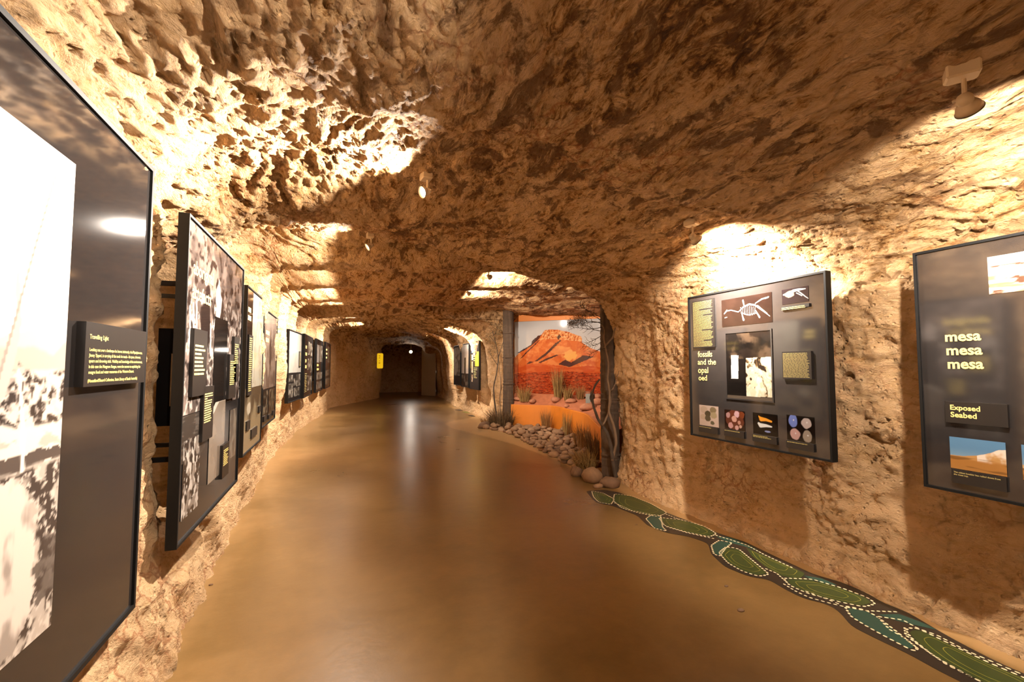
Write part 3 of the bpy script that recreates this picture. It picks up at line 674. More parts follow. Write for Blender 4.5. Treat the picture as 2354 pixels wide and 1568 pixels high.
r = p.R([Z(745, 318), Z(750, 366), Z(945, 295), Z(950, 342)]); r = (r[0], r[1]+.012, r[2], r[3]-.012); pl = p.plate(r, .012); p.lines(pl, (r[0]+.006, r[3]-.026, r[2]-.02, r[3]-.006), 2, .0125, TXTD, .55, 1)
r = p.R([Z(105, 290), Z(116, 630), Z(258, 268), Z(270, 625)]); pl = p.plate((r[0], r[1]+.006, r[2], r[3]-.006), .012); p.lines(pl, (r[0]+.008, r[1]+.012, r[2]-.012, r[3]-.014), 40, .0125, TXTD, .40, 4, .12, para=(7, 12, 25, 34))
for body, zy, wd in (('fossils', 652, (140, 243)), ('and the', 708, (140, 270)), ('opal', 765, (142, 215)), ('oed', 822, (146, 206))):
    a = p.P(*Z(wd[0], zy)); b = p.P(*Z(wd[1], zy)); p.text(p.root, body, a[0], a[1], width=b[0]-a[0], d=.003, mat=YEL, bold=.010)
# central picture: case with a dark upper half, white strip and opal rock
r = p.R([Z(342, 525), Z(355, 985), Z(657, 505), Z(680, 1000)]); c = p.canvas(r, 120, 170, (26, 22, 20))
dk = 1-sstep(.60, .64, 1-c.b); c.mix((c.b > .60)*sstep(-.25, .4, c.n(7, 7, 5)), (92, 74, 58)); c.mix((c.b > .60)*sstep(.1, .4, c.n(5, 9, 8)), (40, 32, 28))
q = [p.P(*Z(*a)) for a in ((380, 680), (432, 680), (432, 848), (380, 848))]; c.mix(c.inside(q), (222, 224, 222))
q = [p.P(*Z(*a)) for a in ((485, 700), (668, 690), (680, 985), (490, 975))]; mk = c.inside(q); sw = fbm(c.U*16+1.5*c.n(6, 6, 3), c.V*7+1.5*c.n(6, 6, 4), 2.2, 4)
c.mix(mk, (226, 212, 180)); c.mix(mk*sstep(.05, .25, sw), (120, 92, 60)); c.mix(mk*sstep(.22, .4, sw), (52, 42, 34)); c.mix(mk*sstep(.1, .4, -sw)*.8, (246, 240, 226))
c.mix((c.b < .045)*.8, (110, 96, 82)); c.build('opal_case_picture', p.root, .002)
m = MB(); fr = .010; m.box((r[0]-fr, -.006, r[1]-fr), (r[0], 0, r[3]+fr)).box((r[2], -.006, r[1]-fr), (r[2]+fr, 0, r[3]+fr)).box((r[0], -.006, r[1]-fr), (r[2], 0, r[1])).box((r[0], -.006, r[3]), (r[2], 0, r[3]+fr)); m.build('picture_rim', BOARD, p.root)
r = p.R([Z(755, 655), Z(765, 848), Z(962, 650), Z(972, 850)]); pl = p.plate(r, .014); p.lines(pl, (r[0]+.006, r[1]+.008, r[2]-.01, r[3]-.008), 20, .0145, TXTD, .42, 6, .1)
for k, (za, zb, zc_, zd) in enumerate((((150, 1040), (155, 1180), (288, 1050), (290, 1185)), ((332, 1070), (335, 1205), (478, 1085), (480, 1220)), ((540, 1092), (540, 1240), (712, 1110), (715, 1250)), ((780, 1118), (785, 1285), (975, 1128), (985, 1300)))):
    r = p.R([Z(*za), Z(*zb), Z(*zc_), Z(*zd)]); c = p.canvas(r, 70, 70, [(222, 196, 178), (42, 26, 20), (20, 15, 12), (22, 16, 14)][k]); uu = lambda a, b: (r[0]+a*(r[2]-r[0]), r[1]+b*(r[3]-r[1])); w = r[2]-r[0]
    if k == 0:
        for a, b, s_, cc in ((.25, .78, .2, (206, 180, 156)), (.72, .8, .18, (150, 130, 96)), (.45, .6, .17, (96, 84, 60)), (.75, .55, .18, (188, 168, 130)), (.2, .42, .16, (210, 182, 154)), (.45, .38, .17, (104, 92, 70)), (.68, .18, .11, (112, 104, 78))): c.mix(c.blob(uu(a, b), s_*w, s_*w*.75, .12, a*9), cc)
    if k == 1:
        c.mix(c.blob(uu(.5, .55), .46*w, .46*w, .2, 3.), (112, 62, 44))
        for a, b, s_, cc in ((.62, .82, .14, (222, 180, 186)), (.18, .72, .12, (190, 146, 142)), (.48, .55, .14, (220, 168, 150)), (.3, .2, .13, (214, 160, 156)), (.72, .4, .08, (206, 150, 130)), (.6, .12, .10, (216, 166, 160)), (.85, .8, .14, (132, 68, 40)), (.78, .2, .07, (214, 170, 150))): c.mix(c.blob(uu(a, b), s_*w, s_*w, .15, a*7), cc)
    if k == 2:
        c.mix(c.stroke([uu(.25, .85), uu(.35, .72), uu(.55, .72), uu(.76, .66)], [.02*w, .09*w, .06*w, .04*w]), (250, 166, 52)); c.mix(c.stroke([uu(.24, .5), uu(.32, .42), uu(.55, .44), uu(.76, .42)], [.05*w, .09*w, .06*w, .03*w]), (238, 236, 230)); c.mix(c.blob(uu(.6, .17), .13*w, .035*w), (150, 158, 204))
    if k == 3:
        for a, b, ru, rv, cc in ((.24, .78, .17, .24, (120, 136, 206)), (.72, .74, .19, .19, (196, 178, 172)), (.3, .26, .2, .2, (206, 164, 158)), (.74, .24, .17, .22, (166, 150, 134))):
            c.mix(c.blob(uu(a, b), ru*w, rv*w, .10, a*6), cc); c.mix(c.blob(uu(a+.02, b+.03), .03*w, .03*w)*.8, (240, 236, 236))
    c.build('specimen_photograph', p.root, .002)
    v1 = r[1]-.004; pr = (r[0], v1-.048, r[2]-.002, v1); pl = p.plate(pr, .012); p.lines(pl, (pr[0]+.006, pr[3]-(.020 if k == 2 else .012), pr[2]-.03, pr[3]-.004), 2 if k == 2 else 1, .0125, TXTD, .6, k)

# --- mesa panel
Canvas.GAIN = .52
p = Panel('display_panel', 'black mesa panel with yellow lettering, cut by the right edge of the photo', 'display panel', (2.70, 1.405, .762), (0, -1), 1.15, 1.157, thick=.04, frame=.012)
for body, a, b in (('mesa', (2173, 770), (2256, 770)), ('mesa', (2176, 801), (2259, 801)), ('mesa', (2179, 832), (2262, 832))):
    A, B = p.P(*a), p.P(*b); p.text(p.root, body, A[0], A[1], width=B[0]-A[0], d=.003, bold=.028, mat=YEL)
r = p.R([(2176, 922), (2178, 970), (2319, 930), (2322, 976)]); pl = p.plate(r, .014)
A = p.P(2188, 930); B = p.P(2257, 934); p.text(pl, 'Exposed', A[0], A[1], width=B[0]-A[0], d=.0145, bold=.022); A = p.P(2189, 946); B = p.P(2249, 948); p.text(pl, 'Seabed', A[0], A[1], width=B[0]-A[0], d=.0145, bold=.022)
def mesa_small(r):
    c = p.canvas(r, 100, 80, (104, 148, 186)); c.mix(sstep(.25, .9, 1-c.b)*.75, (170, 196, 208))
    hill = np.interp(c.a, [0, .25, .5, .75, .88, 1], [.42, .43, .50, .64, .76, .78])+.01*c.n(40, 40, 2); m = 1-sstep(-.008, .008, c.b-hill)
    c.mix(m, (206, 156, 96)); c.mix(m*sstep(-.1, .3, c.n(9, 22, 3)), (232, 196, 150)); c.mix(m*(c.a > .5)*sstep(.05, .3, c.n(9, 9, 5)+.15), (250, 232, 212)); c.mix(m*(1-sstep(.30, .40, c.b+.05*c.n(6, 20, 6))), (184, 128, 66)); c.mix(m*(c.b < .4)*sstep(.1, .3, c.n(4, 40, 9))*.7, (122, 82, 40)); return c
r = p.R([(2183, 1003), (2187, 1073), (2312, 1020), (2316, 1096)]); r = (r[0], p.P(2187, 1075)[1], r[2], p.P(2183, 1003)[1]); mesa_small(r).build('colour_photograph', p.root, .003, 'desert slope under blue sky')
pr = (r[0]+.006, r[1]-.065, r[2]+.0, r[1]-.003); pl = p.plate(pr, .012); p.text(pl, 'The oldest boulder has rolled down from\nthe mesa top.', pr[0]+.008, pr[3]-.008, width=(pr[2]-pr[0])*.86, d=.0125, mat=CREAM, bold=.02, line=1.1)
u0 = p.P(2350, 1050)[0]; r2 = (u0, r[1], u0+(r[2]-r[0]), r[3]); mesa_small(r2).build('colour_photograph', p.root, .003)
r = p.R([(2270, 592), (2275, 677), (2354, 576), (2354, 665)]); r = (r[0], p.P(2275, 677)[1], r[0]+.48, p.P(2270, 592)[1]); c = p.canvas(r, 90, 50, (240, 226, 214)); c.mix(sstep(.0, .3, c.n(6, 40, 3))*(c.b < .6), (198, 150, 120)); c.mix(sstep(.2, .4, c.n(10, 30, 5))*(c.b < .75), (120, 84, 66)); c.build('colour_photograph', p.root, .003)

# --- far pair on the right wall
FR = 'dark panel on the far right wall'
p = Panel('display_panel', 'far right panel nearest the mural, black with a yellow corner block', 'display panel', (3.45, 12.48, .72), (0, -1), .93, 1.31, thick=.045)
for k, r in enumerate(((.20, 1.0, .36, 1.2), (.20, .80, .36, .95), (.20, .45, .34, .76), (.20, .2, .34, .4))):
    c = p.canvas(r, 14, 16, [(110, 150, 210), (206, 214, 222), (190, 160, 120), (150, 120, 90)][k]); c.mix(sstep(0, .3, c.n(9, 9, k+1))*.6, (222, 206, 186)); c.build('photograph', p.root, .003)
MB().prism([(.56, .63), (.90, .63), (.90, 1.02), (.72, 1.02), (.68, .96), (.56, .90)], 0, .004).build('yellow_block', simple('sign_yellow', (.95, .62, .01), .5, var=.04), p.root)
o = p.root.children[-1]
for v in o.data.vertices: v.co = Vector((v.co.x, -v.co.z, v.co.y))
p.lines(p.root, (.40, .76, .60, .92), 3, .005, CREAM, .5, 2); p.lines(p.root, (.44, 1.20, .8, 1.25), 1, .003, YEL, .8, 1)
p.lines(p.root, (.42, .3, .8, .6), 7, .003, CREAM, .3, 3, .5)
p = Panel('display_panel', 'middle of the far right panels, pale top with a black slot', 'display panel', (3.45, 13.42, .74), (0, -1), .84, 1.27, thick=.045)
c = p.canvas((.03, .4, .81, 1.24), 30, 40, (186, 166, 150)); c.mix(sstep(.7, .95, c.b), (226, 216, 204)); c.mix(c.inside([(.36, .4), (.5, .4), (.5, .86), (.36, .86)]), (20, 16, 14)); c.build('photograph', p.root, .002)
c = p.canvas((.06, .05, .78, .36), 24, 20, (60, 50, 44)); c.mix(sstep(0, .3, c.n(9, 5, 3)), (120, 104, 90)); c.build('photograph', p.root, .003)
p = Panel('display_panel', 'narrow-looking farthest panel on the far right wall', 'display panel', (3.45, 14.36, .76), (0, -1), .84, 1.24, thick=.045)
c = p.canvas((.05, .3, .78, 1.18), 24, 30, (150, 134, 120)); c.mix(sstep(0, .3, c.n(4, 6, 7)), (104, 90, 80)); c.build('photograph', p.root, .002)

# ================================================================== FAR END: sign and door
sg = MB(); 
def rrect(w, h, r_, n=5):
    o = []
    for cx, cy, a0 in ((w-r_, r_, -90), (w-r_, h-r_, 0), (r_, h-r_, 90), (r_, r_, 180)):
        for k in range(n+1): t = math.radians(a0+90*k/n); o.append((cx+r_*math.cos(t), cy+r_*math.sin(t)))
    return o
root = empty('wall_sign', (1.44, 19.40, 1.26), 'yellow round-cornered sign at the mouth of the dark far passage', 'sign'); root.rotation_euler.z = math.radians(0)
o = sg.prism([(a, b) for a, b in rrect(.24, .62, .05)], 0, .03).build('sign_board', simple('sign_yellow_glow', (.98, .66, .01), .5, var=.03, emit=(1, .62, .01, .5)), root)  # weak yellow emission added to the board's own colour
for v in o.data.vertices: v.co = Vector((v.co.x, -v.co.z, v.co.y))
m = MB()
for k, (uu, vv, ww) in enumerate(((.07, .50, .06), (.07, .42, .05), (.08, .30, .03), (.06, .21, .07))): m.box((uu, -.032, vv), (uu+ww, -.03, vv+.02))
m.build('sign_mark', PLATE, root)
MB().box((.02, .0, .2), (.05, .5, .24)).build('mounting_bracket', STEEL, root)
DOORM = simple('door_paint', (.44, .33, .21), .5, var=.06, scale=3)
dr = empty('door_1', (4.06, 20.45, 0)); dr['kind'] = 'structure'; dr.rotation_euler.z = math.radians(118)
MB().cbox((0, -.022, .01), (.98, .022, 2.26), .004).build('door_leaf', DOORM, dr)
MB().tube([(.90, -.02, 1.02), (.90, -.07, 1.02), (.80, -.07, 1.02)], .010, 8).build('door_handle', simple('steel', (.5, .48, .45), .3, 1), dr)
for zz in (.25, 1.1, 1.95): MB().tube([(-.012, -.02, zz-.05), (-.012, -.02, zz+.05)], .012, 8).build('hinge', simple('steel', (.5, .48, .45), .3, 1), dr)

# ================================================================== DIORAMA ALCOVE
ORANGE = simple('orange_paint', (.52, .155, .010), .6, var=.08, scale=4)
DIRT = simple('red_dirt', (.36, .115, .045), .95, var=.45, scale=9, bump=.6)
MU0 = np.array([3.85, 10.02]); MUD = np.array([.727, -.687]); MUW = 3.5
mu = Panel('mural', 'large glossy mural of a red flat-topped mesa behind the orange wall', 'mural', (MU0[0], MU0[1], .30), MUD, MUW, 2.10, thick=.02, frame=.004, group=None, brackets=False, rim=.0)
p = mu
def T(zx, zy): return p.P(1020+zx/5.117, 600+zy/5.117)          # from the close study of the alcove
c = p.canvas((.004, .004, MUW-.004, 2.096), 300, 260, (212, 206, 200))
c.mix(sstep(.6, 1, c.b)*.4, (196, 194, 194))
def reg(pts, col, rough=.01, rf=14, seed=1.): 
    m = c.inside([T(*a) for a in pts], rough, rf, seed); c.mix(m, col); return m
hi = reg([(790, 1180), (880, 1090), (1030, 985), (1110, 880), (1150, 870), (1190, 815), (1260, 805), (1350, 810), (1470, 835), (1560, 870), (1620, 890), (1630, 960), (1720, 1020), (1850, 1070), (2100, 1160), (2700, 1300), (2700, 1700), (700, 1700)], (224, 112, 52), .006, 30)
c.mix(hi*sstep(-.1, .35, c.n(5, 6, 3)), (240, 140, 74)); c.mix(hi*sstep(.05, .35, c.n(9, 8, 5))*.6, (206, 88, 38))
cap = reg([(1150, 900), (1180, 820), (1260, 806), (1350, 812), (1470, 838), (1560, 872), (1620, 892), (1628, 950), (1540, 940), (1430, 930), (1350, 920), (1250, 915), (1130, 930)], (240, 150, 84), .006, 30)
c.mix(cap*sstep(.0, .25, c.n(16, 22, 6)), (250, 190, 130)); c.mix(cap*sstep(.1, .3, c.n(30, 16, 8)), (186, 84, 40))
c.mix(c.blob(T(1490, 1110), .16, .12, .4, 2.), (250, 178, 92)); c.mix(c.blob(T(1380, 1050), .28, .10, .4, 5.)*.5, (250, 170, 96))
for q in ([(860, 1085), (1030, 985), (1040, 940), (1110, 880), (1150, 868), (1120, 920), (1050, 985), (950, 1050), (880, 1085)], [(1070, 1180), (1200, 1080), (1310, 970), (1380, 925), (1385, 935), (1310, 1010), (1200, 1115), (1100, 1180)], [(900, 1150), (960, 1080), (1120, 930), (1130, 935), (980, 1080), (910, 1150)],
          [(1350, 1215), (1430, 1160), (1500, 1195), (1640, 1110), (1770, 1125), (1620, 1190), (1480, 1250)], [(1110, 1195), (1200, 1150), (1330, 1100), (1350, 1108), (1230, 1160), (1140, 1200)], [(970, 1215), (1010, 1180), (1060, 1185), (990, 1215)], [(1800, 1270), (1900, 1240), (2000, 1240), (1900, 1290)], [(1330, 900), (1360, 860), (1380, 890), (1350, 930)]):
    c.mix(c.inside([T(*a) for a in q], .008, 30)*.93, (58, 34, 38))
fg = reg([(700, 1230), (900, 1225), (1100, 1210), (1300, 1225), (1500, 1255), (1700, 1230), (1900, 1260), (2700, 1330), (2700, 2300), (700, 2300)], (208, 86, 38), .008, 20)
c.mix(fg*sstep(.0, .35, c.n(4, 14, 4))*.7, (226, 112, 56))
pl_ = reg([(700, 1330), (1100, 1310), (1500, 1300), (1900, 1330), (2700, 1400), (2700, 2400), (700, 2400)], (190, 70, 34), .012, 20)
c.mix(pl_*sstep(.0, .5, c.n(7, 34, 7))*.8, (112, 42, 28)); c.mix(pl_*sstep(.0, .5, c.n(9, 40, 9))*.8, (214, 108, 60)); c.mix(pl_*sstep(.1, .5, c.n(16, 50, 12))*.8, (84, 32, 24))
c.build('mural_print', p.root, .001, 'red mesa under a pale sky with rusty scrub plain')
# painted plaster around the mural
al = empty('alcove_back_wall', (MU0[0], MU0[1], 0)); al['kind'] = 'structure'; al.name = 'wall_alcove'; al.rotation_euler.z = math.atan2(MUD[1], MUD[0])
MB().box((-.10, .024, -.02), (MUW+.1, .10, 2.86)).build('plaster', ORANGE, al)

# planter wall: a bent low wall in front of the red ground
PW = [on_floor(*a, .5)[:2] for a in ((1181, 931), (1230, 932), (1270, 932), (1345, 951), (1380, 988))]
PW = [np.array(a) for a in PW]; PW[0] = PW[0]+np.array([-.02, .12]); PW[-1] = np.array([3.24, 5.16])
def resample(pts, n):
    pts = np.array(pts, float); d = np.r_[0, np.cumsum(np.linalg.norm(np.diff(pts, axis=0), axis=1))]; t = np.linspace(0, d[-1], n); return np.stack([np.interp(t, d, pts[:, k]) for k in range(pts.shape[1])], 1)
def rounded(pts, n, it=3):
    q = resample(pts, n)
    for _ in range(it): q[1:-1] = .25*q[:-2]+.5*q[1:-1]+.25*q[2:]
    return q
pw = rounded(PW, 48, 4); tng = np.gradient(pw, axis=0); tng /= np.linalg.norm(tng, axis=1)[:, None]; nrm = np.stack([tng[:, 1], -tng[:, 0]], 1)
if nrm[24]@(np.array([1.5, 5.0])-pw[24]) > 0: nrm = -nrm
v = []; f = []
for a, n_ in zip(pw, nrm):
    b = a+n_*.05
    for (q, zz) in ((a, -.01), (a-n_*.0, .495), (a+n_*.006, .503), (b-n_*.006, .503), (b, .495), (b, -.01)): v.append((q[0], q[1], zz))
for i in range(len(pw)-1):
    for k in range(5): f.append((i*6+k, i*6+k+1, (i+1)*6+k+1, (i+1)*6+k))
f += [tuple(range(6)), tuple((len(pw)-1)*6+k for k in range(5, -1, -1))]
tag(mesh_obj('planter_wall', v, f, ORANGE), 'low curved orange wall holding back the red ground', 'wall')
# red ground behind it, rising to the mural
n = 48; inner = pw+nrm*.055; base = resample([MU0+MUD*.02+np.array([-.02, -.02]), MU0+MUD*(MUW-.05)+np.array([-.02, -.02])], n)
G = []
for k in range(16):
    t = k/15; q = inner*(1-t)+base*t; zz = .46+.26*t**1.2+.03*fbm(q[:, 0]*3, q[:, 1]*3, 5.5, 3)*min(1, t*5); G.append(np.column_stack([q, zz]))
o = link(bpy.data.objects.new('red_ground', grid_mesh('red_ground', np.array(G), DIRT))); tag(o, 'red earth bed between the orange wall and the mural', 'earth', kind='stuff')
GBV = bvh_of(np.array(G).repeat(2, 0).repeat(2, 1))
def ground_z(x, y):
    h = GBV.ray_cast(Vector((x, y, 2)), Vector((0, 0, -1))); return h[0].z if h[0] else .5

def on_ground(px, py):
    d = _f*FPX+_r*(px-CX)-_u*(py-CY); h = GBV.ray_cast(Vector((0, 0, H)), Vector(d).normalized())
    return np.array(h[0]) if h[0] else on_plane(px, py, (0, 0, .56), (0, 0, 1))
# posts
POST = simple('post_bark', (.062, .036, .019), .85, var=.45, scale=14, bump=.6)
def post(label, x, y, r0, top, seed, squash=.8, rot=0.):
    rg = np.random.default_rng(seed); zs = [-.01]; 
    while zs[-1] < top: zs.append(zs[-1]+rg.uniform(.018, .05))
    prof = []
    v = []; f = []; seg = 28
    for i, zz in enumerate(zs):
        r_ = r0*(1+.035*(i % 2)+rg.uniform(-.03, .03)+.06*math.exp(-zz*3))
        for k in range(seg):
            a = 2*math.pi*k/seg; w = r_*(1+.10*math.cos(3*a+seed)+.05*math.sin(7*a+zz*2)+.03*math.sin(11*a+zz*5)); v.append((w*math.cos(a), squash*w*math.sin(a), zz))
    for i in range(len(zs)-1):
        for k in range(seg): f.append((i*seg+k, i*seg+(k+1) % seg, (i+1)*seg+(k+1) % seg, (i+1)*seg+k))
    f.append(tuple((len(zs)-1)*seg+k for k in range(seg)))
    root = empty('timber_post', (x, y, 0), label, 'post', 'posts framing the mural alcove'); root.rotation_euler.z = rot
    mesh_obj('trunk', v, f, POST, root)
    for zz in (.28, .95, 1.55, 2.1):
        M = Matrix.Translation((0, 0, zz)) @ Matrix.Diagonal((1, squash, 1, 1)); MB().lathe([(r0*1.16, -.012), (r0*1.19, -.006), (r0*1.19, .006), (r0*1.16, .012)], 28, M).build('band', POST, root)
post('dark ringed post at the left end of the mural', 3.59, 9.70, .115, ceil_z(3.59, 9.70)+.02, 3)
post('nearest dark ringed post at the right end of the mural, wound by a dead vine', 3.125, 4.83, .105, ceil_z(3.125, 4.83)+.02, 5, .9)

# stones
def stone_mesh(seed, flat=.6, res=2):
    bm = bmesh.new(); bmesh.ops.create_icosphere(bm, subdivisions=res, radius=1.0); rg = random.Random(seed); o = rg.uniform(0, 50)
    for w in bm.verts:
        d = float(1+.26*pnoise(w.co.x*.9+o, w.co.y*.9, w.co.z*.9)+.12*pnoise(w.co.x*2.2+o, w.co.y*2.2, w.co.z*2.2)); w.co *= d
        w.co.z *= flat; w.co.z = max(w.co.z, -flat*.62)
    me = bpy.data.meshes.new('stone'); bm.to_mesh(me); bm.free(); me.polygons.foreach_set('use_smooth', [True]*len(me.polygons)); z0 = min(v.co.z for v in me.vertices)
    for v in me.vertices: v.co.z -= z0
    return me
STONES = [simple('stone_tan', (.20, .108, .050), .8, var=.3, scale=3, bump=.3), simple('stone_brown', (.135, .070, .032), .8, var=.3, scale=3, bump=.3), simple('stone_pale', (.255, .145, .072), .8, var=.25, scale=3, bump=.3), simple('stone_red', (.34, .135, .065), .85, var=.35, scale=3, bump=.4)]
SM = []
for mi in range(4):
    L = []
    for k in range(6):
        me = stone_mesh(10*mi+k, [.55, .7, .62, .5, .75, .6][k]); me.materials.append(STONES[mi]); L.append(me)
    SM.append(L)
def stone(x, y, z, s, label, group, mi=None, cat='stone', rz=None, sx=1., sy=1., k=None, tilt=.15):
    mi = random.choice((0, 0, 1, 2)) if mi is None else mi
    o = link(bpy.data.objects.new('river_stone' if 'river' in label else 'rock', SM[mi][random.randrange(6) if k is None else k])); o.location = (x, y, z-.006)
    o.scale = (s*sx, s*sy, s); o.rotation_euler = (random.uniform(-tilt, tilt), random.uniform(-tilt, tilt), random.uniform(0, 6.28) if rz is None else rz); return tag(o, label, cat, group)
outer = [on_floor(*a)[:2] for a in ((1105, 984), (1150, 991), (1185, 1002), (1215, 1020), (1245, 1035), (1275, 1052), (1300, 1066), (1328, 1078))]
poly = outer+[np.array([3.18, 5.35])]+[pw[i]-nrm[i]*.02 for i in range(44, -1, -4)]+[np.array([3.35, 9.75])]
def inpoly(x, y, P):
    r_ = False
    for (x0, y0), (x1, y1) in zip(P, P[1:]+P[:1]):
        if (y0 > y) != (y1 > y) and x < (x1-x0)*(y-y0)/(y1-y0)+x0: r_ = not r_
    return r_
pts = []; pa = np.array(poly); tries = 0
while len(pts) < 215 and tries < 30000:
    tries += 1; x_, y_ = random.uniform(pa[:, 0].min(), pa[:, 0].max()), random.uniform(pa[:, 1].min(), pa[:, 1].max())
    if not inpoly(x_, y_, poly): continue
    r_ = random.uniform(.055, .085)*(1.15 if y_ > 8 else 1.0)
    if all((x_-a)**2+(y_-b)**2 > ((r_+c_)*.86)**2 for a, b, c_ in pts): pts.append((x_, y_, r_))
for x_, y_, r_ in pts: stone(x_, y_, .0, r_, 'rounded tan river stone in the spill of cobbles below the orange wall', 'river stones below the orange wall', sx=random.uniform(1., 1.3), sy=random.uniform(.75, 1.))
upper = random.sample(pts, 60)
for x_, y_, r_ in upper: stone(x_+random.uniform(-.05, .05), y_+random.uniform(-.05, .05), r_*.75, r_*.85, 'rounded tan river stone in the spill of cobbles below the orange wall', 'river stones below the orange wall', sx=1.15, sy=.9)
def px_stone(px, py, s, label, mi, k, sx=1., sy=1., rz=0., zs=1.25):
    a = on_floor(px, py); o = stone(a[0], a[1], 0, s, label, None, mi, 'rock', rz, sx, sy, k, .05); o.scale.z = s*zs; return o
px_stone(1362, 1108, .115, 'largest round boulder at the foot of the near ringed post', 0, 4, 1.0, 1.0, .4)
px_stone(1402, 1119, .092, 'low oval boulder right of the largest one, beside the green floor painting', 1, 2, 1.25, .9, -.6)
px_stone(1325, 1094, .088, 'dark angular boulder left of the largest one at the grass edge', 1, 1, .9, .9, 1.2)
px_stone(1345, 1098, .055, 'small brown rock wedged between the dark and the largest boulder', 0, 5, .8, .9, .2)
px_stone(1376, 1121, .050, 'small flat rock in front of the two big boulders', 0, 3, 1.3, .8, .2)
px_stone(1452, 1112, .10, 'pale rubble rock against the right wall behind the oval boulder', 2, 0, 1.2, .9, .9)
px_stone(1116, 984, .12, 'long brown stone at the far left tip of the cobble spill', 1, 2, 1.5, .7, .3)
# rocks lying on the red ground
for k, (px, py, s, lab) in enumerate(((1190, 920, .09, 'small reddish rock at the left end of the red ground'), (1224, 926, .085, 'lone reddish rock on the red ground near the orange wall'), (1278, 922, .10, 'pale rock among the grass in the middle of the red ground'), (1312, 925, .11, 'flat rock right of the tall grass on the red ground'), (1302, 936, .06, 'small rock near the bend of the orange wall'), (1352, 942, .14, 'long pink rock near the near end of the orange wall'), (1347, 912, .15, 'largest pink rock behind the grey box on the red ground'), (1374, 930, .12, 'pink rock tucked behind the near ringed post'), (1375, 915, .10, 'upper pink rock beside the near ringed post'))):
    a = on_ground(px, py)
    stone(a[0], a[1], ground_z(a[0], a[1]), s, lab, None, 3, 'rock', None, 1.2, .9, k % 6, .1)
# grey box among the rocks
a = on_ground(1357, 927); root = empty('equipment_box', (a[0], a[1], ground_z(a[0], a[1])-.01), 'small grey box standing among the pink rocks', 'box'); root.rotation_euler.z = .5
MB().cbox((-.09, -.06, 0), (.09, .06, .20), .01).build('case', simple('grey_plastic', (.16, .16, .14), .5), root)
m = MB()
for k in range(5): m.box((-.07, -.064, .04+k*.03), (.07, -.06, .05+k*.03))
m.build('vent_slots', PLATE, root)

# grasses
def grass_mat(name, col): return simple(name, col, .8, var=.4, scale=25)
G_BR, G_YE, G_DK = grass_mat('grass_brown', (.24, .115, .030)), grass_mat('grass_straw', (.27, .155, .042)), grass_mat('grass_dark', (.11, .060, .020))
def tuft(label, x, y, z, h, spread, n, mat, seed, lean=(0, 0), r0=.05, wdt=.004):
    rg = np.random.default_rng(seed); m = MB()
    for i in range(n):
        a = rg.uniform(0, 6.283); rr = r0*math.sqrt(rg.random()); b = np.array([rr*math.cos(a), rr*math.sin(a), -.01]); L = h*rg.uniform(.55, 1.05); sp = spread*rg.uniform(.1, 1.)
        dirn = np.array([math.cos(a+rg.normal(0, .5))*sp+lean[0], math.sin(a+rg.normal(0, .5))*sp+lean[1], 0]); side = np.array([-math.sin(a*1.7+i), math.cos(a*1.7+i), 0])*wdt*rg.uniform(.6, 1.3)
        p1 = b+dirn*L*.35+np.array([0, 0, L*.55]); p2 = b+dirn*L*1.0+np.array([0, 0, L*max(.15, 1-.45*np.hypot(*dirn[:2])**2)])
        m.add([b-side, b+side, p1+side*.8, p1-side*.8, p2], [(0, 1, 2, 3), (3, 2, 4)])
    o = m.build('grass_tuft', mat); o.location = (x, y, z); return tag(o, label, 'grass', 'dry grass tufts of the diorama')
def ptuft(label, px, py, h, spread, n, mat, seed, z=0, **k):
    a = on_ground(px, py) if z > 0 else on_floor(px, py); zz = ground_z(a[0], a[1]) if z > 0 else 0; return tuft(label, a[0], a[1], zz, h, spread, n, mat, seed, **k)
ptuft('broad dark spinifex clump at the foot of the left ringed post', 1152, 983, .50, .9, 620, G_DK, 1, r0=.22, wdt=.005)
ptuft('straw clump half hidden left of the dark spinifex', 1122, 978, .26, .8, 200, G_BR, 2, r0=.14)
ptuft('upright grass clump standing against the orange wall', 1256, 990, .50, .22, 170, G_BR, 3, r0=.10)
ptuft('thin grass spray against the orange wall right of the upright clump', 1302, 1004, .52, .18, 110, G_YE, 4, r0=.07)
ptuft('tall rust-brown grass clump left of the near ringed post', 1345, 1034, .50, .42, 330, G_BR, 5, r0=.16)
ptuft('tall dark grass clump touching the near ringed post', 1368, 1062, .52, .40, 260, G_DK, 6, r0=.10)
ptuft('straw grass clump drooping over the near boulders', 1350, 1084, .34, .9, 300, G_YE, 7, r0=.10, lean=(-.25, -.1))
ptuft('brown grass clump spilling over the stones beside the droopy one', 1338, 1068, .26, .85, 220, G_BR, 8, r0=.09, lean=(-.2, 0))
ptuft('low tuft on the left of the red ground', 1205, 922, .42, .55, 200, G_YE, 9, z=.52, r0=.12)
ptuft('tallest pale grass clump in the middle of the red ground', 1283, 917, .75, .22, 190, G_YE, 10, z=.52, r0=.08)
ptuft('short pale tuft right of the tallest clump on the red ground', 1305, 920, .40, .5, 130, G_YE, 11, z=.52, r0=.07)
ptuft('brown tuft at the near end of the red ground', 1335, 917, .35, .5, 120, G_BR, 12, z=.52, r0=.07)

